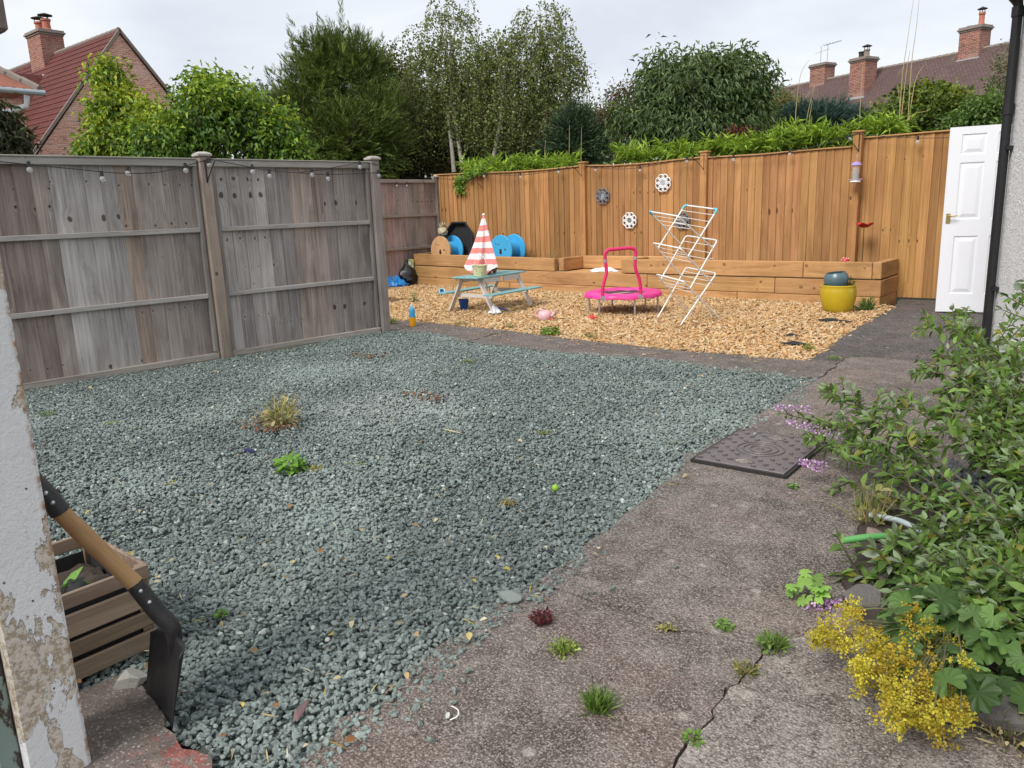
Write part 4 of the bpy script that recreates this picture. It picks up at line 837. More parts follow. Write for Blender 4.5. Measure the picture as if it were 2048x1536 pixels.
# planters
yp = thing('plant_pot', 'yellow glazed plant pot at the end of the raised bed', 'pot', (-2.70, 9.08, -.012))
MB().lathe([(0, 0), (.115, 0), (.13, .006), (.165, .07), (.186, .16), (.192, .22), (.188, .28), (.182, .305), (.186, .318), (.180, .326), (.170, .32), (.172, .27), (.176, .2), (.15, .08), (.11, .03), (0, .03)], 40).build('body', MT['yellow'], yp, 50)
bp = thing('plant_pot', 'grey teal textured bowl pot resting inside the yellow pot', 'pot', (-2.725, 9.10, .262)); bp.rotation_euler = (math.radians(4), math.radians(-5), 0)
MB().lathe([(0, 0), (.085, 0), (.105, .012), (.128, .07), (.134, .115), (.125, .155), (.108, .175), (.104, .186), (.094, .186), (.098, .17), (.115, .14), (.12, .1), (.09, .03), (0, .025)], 36).build('body', MT['tealglaze'], bp, 50)
# cable drums on the bed, axis along Y
def drum(label, x, y0, y1, face, r=.255, z=.40):
    d = thing('cable_drum', label, 'cable drum', (x, y0, z+r)); d.rotation_euler = (0, 0, math.radians(-4))
    M_ = Matrix.Rotation(-math.pi/2, 4, 'X')
    def fl(y, mat, nm):
        m = MB(); n = 48; o_ = .025; iy = .03
        m.lathe([(o_, 0), (r-.006, 0), (r, .006), (r, iy), (o_, iy), (o_, 0)], n, Matrix.Translation((0, y, 0)) @ M_); return m.build(nm, MT[mat], d, 40)
    f_ = fl(0, face, 'flange'); fl(y1-y0-.03, 'drumblue', 'flange')
    MB().lathe([(.15, .03), (.15, y1-y0-.03)], 40, M_).build('core', MT['drumblue'], d, 40)
    m = MB()
    for a, rr in ((2.0, .11), (.25, .10), (.1, .12), (2.3, .15)): m.tube([(rr*math.cos(a), -.004, rr*math.sin(a)), (rr*math.cos(a), .002, rr*math.sin(a))], .011, 8)
    m.tube([(0, -.003, -.03), (0, .03, -.03)], .03, 14); m.build('bolts_and_hole_disc', MT['castdark'], f_)  # the wide dark disc paints in the shaded centre hole; small ones are bolts
    return d
drum('cable drum with bare wood face and blue core on the raised bed', -9.80, 9.95, 10.28, 'drumwood', z=.35); drum('all blue cable drum on the raised bed behind the parasol', -8.40, 9.95, 10.30, 'drumblue', z=.36)
# black mixing tray leaning on the fence
tray = thing('mixing_tray', 'black octagonal plastic tray leaning on the fence behind the bare wood drum', 'tray', (-9.72, 10.30, .40)); tray.rotation_euler = (math.radians(-7), 0, 0)
def octa(w, h, c): return [(-w+c, 0), (w-c, 0), (w, c), (w, h-c), (w-c, h), (-w+c, h), (-w, h-c), (-w, c)]
rings = [(octa(.36, .70, .20), 0, .0), (octa(.36, .70, .20), -.02, .0), (octa(.335, .65, .19), -.02, .025), (octa(.30, .58, .17), .07, .06), (octa(.02, .02, .005), .07, .34)]
m = MB(); V = [(x, d, z+o_) for R_, d, o_ in rings for x, z in R_]; m.add(V, [(i*8+k, i*8+(k+1) % 8, (i+1)*8+(k+1) % 8, (i+1)*8+k) for i in range(4) for k in range(8)]); m.build('tray_shell', MT['black'], tray)
# straw bundle on the drum
t = NT('pale woven raffia'); p = t.objc(); MT['raffia'] = t.done(t.mix(t.noise(p, 60, 5), (.34, .28, .17), (.62, .56, .40)), .9, t.bump(t.noise(p, 90, 4), 1, .01))
rf_ = thing('straw_ornament', 'pale tufted straw ornament sitting on the bare wood drum', 'ornament', (-9.86, 10.10, .856))
m = MB(); rr = random.Random(3); m.ball((0, 0, .085), .10, 12, 8, (.95, .8, .85))
m.jitter(.012, 4); m.build('body', MT['raffia'], rf_)
m = MB()
for k in range(26):
    a = rr.uniform(0, 6.28); b = rr.uniform(.1, .9); d = Vector((math.cos(a)*b, math.sin(a)*b, 1.0)).normalized(); q = Vector((0, 0, .10))+d*.06; w_ = Vector((-math.sin(a), math.cos(a), 0))*.018
    m.add([q-w_, q+w_, q+d*rr.uniform(.06, .12)], [(0, 1, 2)])
m.build('tuft', MT['raffia'], rf_)

# mirrors on the honey fence: looped flower shaped frames
def mirror(label, px, py, mat, R_=.125):
    q = PL(px, py, (0, OY-.045, 0), (0, 1, 0)); d = thing('wall_mirror', label, 'mirror', q)
    fr = MB()
    for k in range(8):
        a = 2*math.pi*(k+.5)/8; c = Vector((math.cos(a), 0, math.sin(a)))*(R_*.66); u = Vector((math.cos(a), 0, math.sin(a))); v_ = Vector((-math.sin(a), 0, math.cos(a)))
        fr.tube([c+u*(R_*.31*math.cos(b))+v_*(R_*.36*math.sin(b)) for b in [2*math.pi*j/14 for j in range(14)]], R_*.072, 6, closed=True)
    fr.tube([Vector((math.cos(b), 0, math.sin(b)))*R_*.52 for b in [2*math.pi*j/30 for j in range(30)]], R_*.085, 6, closed=True)
    fr.build('frame', MT[mat], d, 60)
    MB().lathe([(0, 0), (R_*.5, 0)], 28, Matrix.Rotation(math.pi/2, 4, 'X')).build('glass', MT['mirror'], d)
    return d
mirror('dark grey looped flower mirror at the left of the four on the fence', 1205, 392, 'mirrorgrey'); mirror('white looped flower mirror highest of the four on the fence', 1326, 366, 'mirrorwhite', .13)
mirror('white looped flower mirror lowest on the fence above the trampoline', 1259, 441, 'mirrorwhite'); mirror('dark grey looped flower mirror seen through the clothes airer', 1364, 441, 'mirrorgrey')

# iron brackets for the lights
def bracket(label, px, py, plane_p, plane_n, out, h=.20, reach=.16, side=Vector((0, 0, 0))):
    q = PL(px, py, plane_p, plane_n); d = thing('bracket', label, 'bracket', q, 0, 'black brackets on the fence posts'); out = Vector(out).normalized()
    MB().bar((0, 0, -h), (0, 0, .01), .014, .006, up=out, bev=.001).build('back_plate', MT['blackmetal'], d)
    m = MB(); m.tube(curve([(0, 0, -h+.01), out*(reach*.45)+Vector((0, 0, -h*.45))+side*.5, out*reach+side+Vector((0, 0, 0))], 5), .005, 6); m.build('strut', MT['blackmetal'], d)
    return d
PF = FA+FN*.06
bracket('black bracket on the grey fence post between its two panels', 410, 322, PF, FN, FN, .19, .07, FD*.06)
for lab, x, y in (('leftmost black bracket on the honey fence under the leafy shoot', 963, 352), ('black bracket on the honey fence post left of the dark grey mirror', 1163, 326), ('black bracket on the middle honey fence post above the airer', 1408, 310), ('black bracket on the honey fence post above the bird feeder', 1719, 268)):
    bracket(lab, x, y, (0, OY-.13 if x > 1000 else OY-.05, 0), (0, 1, 0), (-.75, -.65, 0), .21, .20)
# festoon lights
def festoon(label, runs, bulbs, pp, nn, off=Vector((0, 0, 0))):
    d = thing('festoon_lights', label, 'string lights', (0, 0, 0))
    for rn in runs: MB().tube(curve([PL(x, y, pp, nn) for x, y in rn], 5), .0038, 5).build('cable', MT['black'], d)
    for x, y in bulbs:
        q = PL(x, y-9, pp, nn); b = MB().tube([q+Vector((0, 0, .01)), q-Vector((0, 0, .035))], .013, 8).build('bulb_holder', MT['black'], d, 40)
        MB().ball(q-Vector((0, 0, .055)), .023, 12, 8).build('bulb', MT['glass'], b, 180)
festoon('black festoon cable of clear bulbs slung along the grey fence', [[(-40, 318), (0, 323), (57, 329), (150, 338), (235, 346), (310, 345), (370, 332), (412, 320), (425, 319)], [(428, 320), (505, 335), (540, 341), (600, 346), (657, 349), (757, 345)], [(600, 345), (655, 337), (722, 326), (757, 330)]],
        [(57, 334), (203, 353), (254, 342), (370, 337), (417, 327), (504, 340), (538, 349), (623, 347), (655, 355), (719, 332), (757, 350)], PF, FN)
festoon('short festoon cable with two bulbs on the far corner fence', [[(760, 366), (793, 368), (815, 368), (850, 358), (866, 352)]], [(793, 374), (813, 374), (851, 356)], (BFX+.03, 0, 0), (1, 0, 0))
festoon('black festoon cable of clear bulbs slung along the honey fence', [[(866, 352), (905, 360), (940, 358), (967, 346), (1000, 350), (1041, 350), (1080, 346), (1117, 340), (1155, 327)], [(1160, 327), (1191, 335), (1240, 338), (1280, 335), (1340, 325), (1374, 318), (1402, 311)], [(1402, 311), (1440, 314), (1467, 313), (1520, 311), (1580, 303), (1640, 290), (1700, 272), (1716, 267)], [(1716, 267), (1760, 272), (1836, 276), (1905, 275)]],
        [(865, 358), (968, 355), (1041, 356), (1117, 346), (1191, 342), (1280, 342), (1374, 324), (1467, 320), (1580, 309), (1700, 278), (1836, 283)], (0, OY-.13, 0), (0, 1, 0))
# bird feeder
fp = PL(1713, 322, (0, OY-.24, 0), (0, 1, 0)); fd = thing('bird_feeder', 'lilac topped tube bird feeder hanging on the fence post', 'bird feeder', fp)
MB().lathe([(0, -.005), (.02, -.008), (.05, -.025), (.066, -.05), (.06, -.053), (0, -.05)], 20).build('lid', plain('lilac plastic', (.36, .26, .55), .4), fd, 50)
MB().lathe([(.042, -.05), (.042, -.24)], 20).build('tube', MT['glass'], fd, 60)
MB().lathe([(0, -.15), (.036, -.15), (.036, -.238), (0, -.238)], 14).build('seed', plain('seed mix', (.30, .24, .17), .9, .6, 90, .8, 120), fd)
MB().lathe([(0, -.24), (.044, -.24), (.062, -.236), (.064, -.25), (.045, -.262), (0, -.262)], 20).build('tray', MT['mirrorwhite'], fd, 50)
for s in (-1, 1): MB().tube([(s*.03, 0, -.22), (s*.08, 0, -.22)], .005, 6).build('perch', plain('lilac perch', (.36, .26, .55), .4), fd)
MB().tube([(0, 0, -.005), (.008, 0, .04), (-.008, 0, .08), (.004, -.02, .13)], .003, 5).build('chain', MT['steel'], fd)
# red dish on a stake, toadstool
bd = thing('bird_bath', 'red flower shaped dish on a thin stake in the raised bed', 'bird bath', (-2.80, 10.30, .40))
m = MB(); V = [(0, 0, .50)]; n = 30
for ring, (rr_, zz) in enumerate(((.035, .505), (.07, .522), (.098, .545))):
    for k in range(n): a = 2*math.pi*k/n; g_ = 1+.14*math.cos(5*a); V.append((rr_*g_*math.cos(a), rr_*g_*math.sin(a), zz+.012*math.cos(5*a+1)))
Fq = [(0, 1+k, 1+(k+1) % n) for k in range(n)]+[(1+r0*n+k, 1+r0*n+(k+1) % n, 1+(r0+1)*n+(k+1) % n, 1+(r0+1)*n+k) for r0 in range(2) for k in range(n)]
m.add(V, Fq).build('dish', MT['red'], bd, 60); MB().tube([(0, 0, -.1), (.004, 0, .25), (0, 0, .50)], .005, 6).build('stake', MT['castdark'], bd)
ts = thing('toadstool_ornament', 'small red and white spotted toadstool in the raised bed', 'ornament', (-2.985, 10.25, .40))
cp = MB().lathe([(0, .135), (.025, .13), (.045, .108), (.05, .09), (.03, .088), (0, .088)], 18).build('cap', MT['red'], ts, 50)
m = MB()
for a, e in ((0, .9), (1.5, .7), (2.8, .95), (4.2, .65), (5.4, .85), (.8, 1.3), (3.6, 1.35)): m.ball((.047*math.cos(a)*math.sin(e)*1.0, .047*math.sin(a)*math.sin(e), .09+.046*math.cos(e)), .008, 8, 5)
m.build('spots', MT['mirrorwhite'], cp); MB().lathe([(0, -.02), (.022, -.02), (.016, .09), (0, .09)], 12).build('stalk', MT['mirrorwhite'], ts)

# cloths, bags and toys
def crumple(name, label, cat, loc, sx, sy, h, mat, seed, rz=0.0, fold=5.0, group=None):
    r = random.Random(seed); n = 26; m = MB(); ph = [r.uniform(0, 6) for _ in range(6)]; V = []
    for i in range(n+1):
        for j in range(n+1):
            u, v = 2*i/n-1, 2*j/n-1; rr = math.sqrt(u*u+v*v); a = math.atan2(v, u); ed = 1+.18*math.sin(3*a+ph[0])+.12*math.sin(5*a+ph[1])
            z = h*max(0, 1-rr**1.6*.9)*(.6+.4*math.sin(fold*u+ph[2]+2*v)*math.cos(fold*.8*v+ph[3]))+h*.25*abs(math.sin(fold*1.9*(u+.6*v)+ph[4]))*max(0, 1.25-rr)
            k = 1/max(1, max(abs(u), abs(v))/max(rr, 1e-4)) if rr > 0 else 1
            V.append((u*sx/2*ed*(.75 if abs(u*v) > .5 else 1), v*sy/2*ed*(.75 if abs(u*v) > .5 else 1), max(.002, z)))
    m.add(V, [(i*(n+1)+j, (i+1)*(n+1)+j, (i+1)*(n+1)+j+1, i*(n+1)+j+1) for i in range(n) for j in range(n)])
    o = m.build(name, mat, None, 70, loc, (0, 0, rz)); md = o.modifiers.new('s', 'SOLIDIFY'); md.thickness = .003; return tag(o, label, cat, group)
MT['whitecloth'] = plain('white cloth', (.72, .73, .76), .9, .06, 20, .4, 60); MT['bluebag'] = plain('blue plastic bag', (.02, .24, .62), .35, .15, 20, .5, 40); MT['binbag'] = plain('black bin bag', (.010, .010, .011), .3, .3, 30, .8, 45, spec=.6)
crumple('cloth', 'crumpled white cloth on the seat ledge of the raised bed', 'cloth', (-6.48, 10.10, .302), .46, .30, .07, MT['whitecloth'], 3, .1)
cl = crumple('cloth', 'scrap of white cloth under the picnic table leg', 'cloth', G(990, 626), .16, .14, .10, MT['whitecloth'], 4)
_b = G(800, 572)
bb = thing('rubbish_sack', 'black bin bag slumped against the corner of the raised bed', 'bag', (_b.x+.05, _b.y+.15, 0))
m = MB().ball((0, 0, .15), .22, 22, 16, (.85, .85, 1.05)); rr = random.Random(6)
m.v = [(x*(1+.10*math.sin(z*40+y*23)+rr.uniform(-.05, .05)), y*(1+.10*math.sin(z*33+x*29)), max(-.0, z*(1+.06*math.sin(x*41)))) if z < .30 else (x*.35, y*.35, z+.07) for x, y, z in m.v]; m.build('sack', MT['binbag'], bb, 25)
crumple('carrier_bag', 'bright blue plastic bag on the chips beside the black bin bag', 'bag', _b+Vector((.02, -.20, .01)), .50, .36, .26, MT['bluebag'], 8, .6)
t = NT('printed seed packet'); p = t.objc(); MT['packet'] = t.done(t.ramp(t.noise(p, 18.0, 2), (.4, (.75, .76, .70)), (.5, (.18, .36, .10)), (.58, (.75, .42, .05)), (.66, (.6, .08, .05))), .4)
sp_ = PL(822, 532, (_b.x+.22, _b.y+.28, 0), (.7, -.7, 0)); pk = MB().box((0, 0, 0), (.10, .03, .26), (.12, .1, .6), .012).build('seed_bag', MT['packet'], None, None, (sp_.x, sp_.y, .34)); tag(pk, 'tall printed green and orange packet behind the black bin bag', 'packet')
MB  # garden toys
MT['toyblue'] = plain('dark blue plastic', (.012, .075, .33), .4, .15); MT['toycyan'] = plain('cyan plastic', (.05, .45, .68), .4, .1); MT['toypink'] = plain('pale pink plastic', (.70, .42, .45), .4, .08); MT['toyred'] = plain('red plastic', (.62, .04, .035), .4, .1); MT['orange'] = plain('orange drink', (.75, .34, .01), .2, .06)
_q = G(928, 618); tb = thing('toy_bucket', 'dark blue toy bucket under the picnic table', 'bucket', (_q.x, _q.y, .0), .4)
MB().lathe([(0, .002), (.048, .002), (.066, .125), (.072, .125), (.072, .132), (.060, .13), (.044, .01), (0, .01)], 24).build('body', MT['toyblue'], tb, 50); MB().tube([(.068*math.cos(a), 0, .125-.07*math.sin(a)) for a in [math.pi*k/12 for k in range(13)]], .004, 6).build('handle', MT['toyblue'], tb)
_q = G(884, 590); c_ = thing('toy_cup', 'cyan and white toy cup left of the picnic table', 'toy', (_q.x, _q.y, .03)); c_.rotation_euler = (.9, .3, .6)
MB().lathe([(0, 0), (.03, 0), (.042, .07), (.036, .07), (.026, .008), (0, .008)], 20).build('cup', MT['toycyan'], c_, 50); MB().lathe([(.043, .055), (.047, .06), (.047, .075), (.040, .074)], 20).build('rim', MT['white'], c_, 50)
_q = G(1009, 621); c_ = thing('toy_shovel', 'small blue toy spade lying under the picnic table', 'toy', (_q.x, _q.y, .012), .5)
MB().add([(-.05, -.035, .02), (.03, -.04, .0), (.05, 0, .0), (.03, .04, .0), (-.05, .035, .02), (-.02, 0, -.004)], [(0, 1, 5), (1, 2, 5), (2, 3, 5), (3, 4, 5), (4, 0, 5)]).build('blade', MT['toyblue'], c_); MB().tube([(-.04, 0, .012), (-.11, .01, .03)], .008, 8).build('handle', MT['toyblue'], c_)
_q = G(1090, 640); wc = thing('watering_can', 'pale pink toy watering can on the wood chips', 'watering can', (_q.x, _q.y, .0), .3)
MB().lathe([(0, 0), (.065, 0), (.08, .03), (.082, .07), (.06, .105), (.035, .11), (.03, .10), (0, .095)], 24).build('body', MT['toypink'], wc, 50); MB().tube(curve([(.06, 0, .04), (.11, 0, .07), (.135, 0, .115)], 4), [.018]*4+[.014]*4+[.02], 10).build('spout', MT['toypink'], wc, 50)
MB().tube(curve([(-.07, 0, .03), (-.115, 0, .07), (-.07, 0, .125), (-.01, 0, .11)], 5), .009, 8).build('handle', MT['toypink'], wc, 50); MB().ball((.09, -.03, .012), .018, 10, 6).build('foot', MT['toyred'], wc, 50)
_q = G(1184, 639); rt = MB().ball((0, 0, .02), .05, 14, 8, (1.2, .8, .55)); rt.v = [(x, y*(1+.3*math.sin(x*60)), z+.012*math.cos(x*80)) for x, y, z in rt.v]; tag(rt.build('toy_boat', MT['toyred'], None, 50, (_q.x, _q.y, .0), (0, 0, .5)), 'small red toy on the chips in front of the trampoline', 'toy')
_q = G(826, 653); bt = thing('drink_bottle', 'plastic bottle of orange drink with a blue cap label at the fence end', 'bottle', (_q.x, _q.y, .004))
MB().lathe([(0, 0), (.034, 0), (.037, .008), (.035, .05), (.037, .09), (.036, .105), (0, .105)], 20).build('drink', MT['orange'], bt, 50)
MB().lathe([(.036, .107), (.034, .15), (.036, .19), (.028, .205), (.014, .225), (0, .228)], 20).build('sleeve', plain('blue bottle sleeve', (.05, .36, .62), .3, .3, 40), bt, 50); MB().lathe([(.016, .222), (.016, .25), (.008, .252), (.007, .27), (0, .27)], 14).build('cap', MT['white'], bt, 50)
_q = G(1110, 988); bl = MB().ball((0, 0, 0), .016, 20, 14).build('ball', plain('lime green ball', (.26, .48, .04), .45, .08), None, 180, (_q.x-.005, _q.y+.01, .026)); tag(bl, 'small lime green ball lying on the gravel', 'ball')
# ---------------------------------------------------------------- vegetation
def unit(a): return a/np.maximum(np.linalg.norm(a, axis=-1, keepdims=True), 1e-9)
def leaf_tris(P, D, Nn, Ln, W, fold=.25, droop=.12, fine=False):
    D = unit(D); S = unit(np.cross(D, Nn)); Nn = unit(np.cross(S, D)); L_, w = Ln[:, None], W[:, None]
    if not fine:
        V = np.stack([P, P+D*L_*.42+S*w*.5+Nn*w*fold, P+D*L_-Nn*L_*droop, P+D*L_*.42-S*w*.5+Nn*w*fold], 1); T = [(0, 1, 2), (0, 2, 3)]; k = 4
    else:
        c1, c2 = P+D*L_*.33-Nn*L_*droop*.1, P+D*L_*.68-Nn*L_*droop*.45
        V = np.stack([P, c1+S*w*.5+Nn*w*fold, c1, c1-S*w*.5+Nn*w*fold, c2+S*w*.40+Nn*w*fold*.8, c2, c2-S*w*.40+Nn*w*fold*.8, P+D*L_-Nn*L_*droop], 1)
        T = [(0, 1, 2), (0, 2, 3), (1, 4, 5), (1, 5, 2), (2, 5, 6), (2, 6, 3), (4, 7, 5), (5, 7, 6)]; k = 8
    n = len(P); Fa = (np.array(T)[None]+(np.arange(n)*k)[:, None, None]).reshape(-1, 3); return V.reshape(-1, 3), Fa, k
def leaf_part(name, parent, P, D, Nn, Ln, W, tint, mat, fold=.25, droop=.12, fine=False, origin=None):
    V, Fa, k = leaf_tris(P, D, Nn, Ln, W, fold, droop, fine)
    if origin is not None: V = V-np.array(origin)
    return obj(name, np_mesh(name, V, Fa, mat, np.repeat(tint, k, 0)), parent)
def mixcol(cols, n, r, noise=.18):
    c = np.array(cols); k = r.integers(0, len(c), n); f = r.random((n, 1)); q = c[k]*f+c[r.integers(0, len(c), n)]*(1-f); return np.clip(1.32*q*(1+r.normal(0, noise, (n, 1))), .004, .9)
def rdir(n, r): return unit(r.normal(0, 1, (n, 3)))
def lobe(px, py, rx, rz, D, ry=None): # an ellipsoid of crown; sizes sighted in the photograph
    k = D/F; return (np.array(DP(px, py, D)), np.array([rx*k, (ry if ry else (rx+rz)/2*.9)*k, rz*k]))
_LX, _LY = np.array([_r0[0], _r0[1], 0]), np.array([_h[0], _h[1], 0])
def lobe_pts(lobes, n, r, inner=.45):
    wt = np.array([l[1].prod()**.67 for l in lobes]); k = r.choice(len(lobes), n, p=wt/wt.sum()); d = rdir(n, r); rad = r.random(n)**inner
    c = np.array([l[0] for l in lobes])[k]; R_ = np.array([l[1] for l in lobes])[k]; e = d*R_*rad[:, None]
    off = e[:, :1]*_LX+e[:, 1:2]*_LY+e[:, 2:3]*np.array([0, 0, 1.]); return c+off, unit(off)
def limbs(root, base, targets, r0, mat, wob=.15, seed=1, name='trunk', split=.45, top=None):
    rr = random.Random(seed); m = MB(); b = Vector(base); T = [Vector(t_) for t_ in targets]
    cen = Vector(top) if top is not None else sum(T, Vector())/len(T); fork = b.lerp(cen, split)
    m.tube(curve([b-b, (b.lerp(fork, .5)-b)+Vector((rr.uniform(-wob, wob), rr.uniform(-wob, wob), 0)), fork-b, (cen-b)+Vector((rr.uniform(-wob, wob), 0, 0))], 4), [r0*(1-.07*i) for i in range(13)], 8)
    for t_ in T:
        s_ = b.lerp(cen, rr.uniform(split*.8, .95)); mid = s_.lerp(t_, .5)+Vector((rr.uniform(-wob, wob), rr.uniform(-wob, wob), rr.uniform(0, wob)))
        m.tube(curve([s_-b, mid-b, t_-b], 3), [r0*.38, r0*.34, r0*.3, r0*.26, r0*.2, r0*.14, r0*.08], 5)
    return m.build(name, mat, root, 50)
def broadleaf(name, label, lobes, base, cols, n_cl, per, spread, ll, lw, seed, trunk_r=.08, droop=.3, mat='leaf', cat='tree', group=None, out=.6, upn=.8, bark='bark', inner=.45, n_limb=12, fold=.25, bend=.15, tips=None, fine=False):
    r = np.random.default_rng(seed); b = Vector(base); root = thing(name, label, cat, b, 0, group)
    c, o = lobe_pts(lobes, n_cl, r, inner)
    limbs(root, b, [Vector(c[i]) for i in r.choice(n_cl, n_limb, replace=False)], trunk_r, MT[bark], seed=seed)
    n = n_cl*per; P = np.repeat(c, per, 0)+r.normal(0, spread, (n, 3)); O = np.repeat(o, per, 0)
    D = unit(O*out+rdir(n, r)*.8+np.array([0, 0, -droop])); Nn = unit(rdir(n, r)*.8+np.array([0, 0, upn])+O*.3)
    cc = mixcol(cols, n_cl, r, .22); T = np.repeat(cc, per, 0)*(1+r.normal(0, .2, (n, 1)))
    if tips is not None:   # young growth at the shoot ends has its own colour
        zc = np.repeat(o[:, 2], per) ; k = (r.random(n) < np.clip(zc, 0, 1)*.75); T[k] = mixcol(tips, k.sum(), r)
    T = np.clip(T, .004, .9)
    L_ = ll*r.uniform(.65, 1.25, n); leaf_part('crown', root, P, D, Nn, L_, lw*L_/ll, T, MT[mat], fold, bend, fine, origin=b); return root
def sprays(name, label, lobes, base, cols, n_sp, seed, sl=.35, lw=.035, up=.5, mat='needle', cat='tree', group=None, K=9, trunk_r=.12, inner=.4, flat=.5, tips=None, extra=None, n_limb=8, clump=0, jit=.16):
    r = np.random.default_rng(seed); b = Vector(base); root = thing(name, label, cat, b, 0, group)
    c, o = lobe_pts(lobes, n_sp if not clump else n_sp//clump, r, inner)
    if clump:
        c = np.repeat(c, clump, 0); o = np.repeat(o, clump, 0); c = c+o*(r.uniform(-.25, .35, (len(c), 1)))+r.normal(0, jit, c.shape); n_sp = len(c)
    if extra is not None: c = np.vstack([c, extra[0]]); o = np.vstack([o, extra[1]]); n_sp = len(c)
    limbs(root, b, [Vector(c[i]) for i in r.choice(n_sp, n_limb, replace=False)], trunk_r, MT['bark'], seed=seed)
    A = unit(o+np.array([0, 0, up])+rdir(n_sp, r)*.45); S_ = unit(np.cross(A, np.array([0, 0, 1.])+rdir(n_sp, r)*flat))
    f = np.linspace(0, .92, K); sg = np.where(np.arange(K) % 2 == 0, 1, -1); n = n_sp*K; ln = sl*r.uniform(.6, 1.3, n_sp)
    if extra is not None: ln[-len(extra[0]):] *= .75
    P = (c[:, None]+A[:, None]*(f[None, :, None]*ln[:, None, None])).reshape(-1, 3)
    D = unit((A[:, None]*1.0+S_[:, None]*(sg*.62)[None, :, None]).reshape(-1, 3)+rdir(n, r)*.22); L_ = (ln[:, None]*(.62-.38*f)[None]).ravel()*r.uniform(.75, 1.2, n)
    cc = mixcol(cols, n_sp, r, .2); T = np.repeat(cc, K, 0)*(1+r.normal(0, .12, (n, 1)))
    if tips is not None:
        ft = np.tile(f, n_sp); T = T*(1-ft[:, None]*.6)+np.array(tips)*(ft[:, None]*.6)
    leaf_part('crown', root, P, D, unit(rdir(n, r)+np.array([0, 0, .5])), L_, np.maximum(lw*L_/sl*1.6, lw*.5), np.clip(T, .004, .9), MT[mat], .1, .05, origin=b); return root
GB = 'trees behind the fences'
def gnd(px, D): q = DP(px, 400, D); return (q.x, q.y, 0)
# left: two lilacs, small dark tree at the edge
broadleaf('lilac_bush', 'yellow green lilac bush in front of the brick gable', [lobe(240, 225, 52, 50, 13.2), lobe(235, 285, 60, 45, 13.0), lobe(300, 255, 30, 60, 12.9), lobe(215, 150, 24, 26, 13.2), lobe(185, 300, 30, 25, 13)], gnd(240, 13.0), [(.13, .21, .03), (.22, .28, .035), (.08, .15, .03)], 640, 15, .11, .098, .050, 31, .06, .55, tips=[(.34, .36, .04), (.26, .32, .04)], cat='bush', bend=.3)
broadleaf('lilac_bush', 'broad green lilac bush above the grey fence beside the conifer', [lobe(440, 240, 105, 75, 12.2), lobe(340, 285, 70, 50, 12.0), lobe(545, 275, 62, 55, 12.3), lobe(420, 180, 55, 30, 12.3), lobe(580, 310, 40, 30, 12.2)], gnd(440, 12.2), [(.10, .18, .03), (.15, .24, .035), (.06, .12, .025)], 920, 15, .11, .098, .050, 32, .07, .55, tips=[(.27, .33, .04), (.20, .30, .04)], cat='bush', bend=.3)
broadleaf('cherry_tree', 'dark leafy branch of a tree at the left edge above the grey fence', [lobe(-15, 255, 45, 60, 9.5), lobe(15, 290, 40, 25, 9.5)], gnd(-40, 9.5), [(.035, .05, .022), (.05, .065, .03), (.06, .05, .03)], 210, 10, .07, .12, .035, 33, .05, .6, bend=.3)
# conifer with wispy leader
ex = []; eo = []
q0, q1 = np.array(DP(690, 95, 19)), np.array(DP(681, 15, 19))
for k in range(13):
    f_ = k/12; ex.append(q0+(q1-q0)*f_); a_ = k*2.4; w_ = .9*(1-f_)+.05; eo.append([_r0[0]*math.cos(a_)*w_+_h[0]*math.sin(a_)*.4, _r0[1]*math.cos(a_)*w_+_h[1]*math.sin(a_)*.4, .15+.9*f_])
sprays('conifer_tree', 'tall bright green conifer with a wispy leader left of the birches', [lobe(700, 180, 60, 75, 19), lobe(640, 175, 50, 75, 19), lobe(610, 250, 62, 80, 18.8), lobe(690, 290, 80, 70, 18.6), lobe(570, 265, 34, 55, 19), lobe(750, 270, 52, 75, 19), lobe(660, 125, 36, 35, 19), lobe(715, 130, 34, 30, 19)], gnd(680, 19), [(.075, .11, .026), (.042, .072, .02), (.105, .14, .03)], 7800, 34, .29, .027, .4, K=13, clump=12, inner=.3, tips=(.16, .20, .035), extra=(np.array(ex), np.array(eo)), trunk_r=.2)
# dark mixed trees
broadleaf('hawthorn_tree', 'olive brown small leaved tree between conifer and birches', [lobe(775, 160, 60, 60, 22), lobe(800, 230, 75, 80, 22), lobe(770, 300, 80, 60, 22), lobe(800, 345, 70, 30, 22), lobe(860, 350, 60, 25, 22)], gnd(790, 22), [(.085, .085, .03), (.06, .075, .025), (.10, .075, .035)], 1300, 15, .17, .10, .065, 35, .12, .2)
for i, (px, py, rx, rz, lab) in enumerate(((905, 290, 80, 75, 'dark hedge tree behind the left birch trunks'), (1010, 285, 75, 80, 'dark hedge tree behind the right birch trunk'), (1095, 290, 55, 65, 'dark hedge tree at the right of the birches'))):
    broadleaf('hedge_tree', lab, [lobe(px, py, rx, rz, 24), lobe(px-20, py-60, rx*.6, rz*.6, 24), lobe(px+15, py+40, rx, rz*.6, 23.6)], gnd(px, 24), [(.055, .07, .022), (.075, .085, .03), (.04, .05, .018)], 1500, 15, .19, .12, .08, 40+i, .12, .15, group=GB)
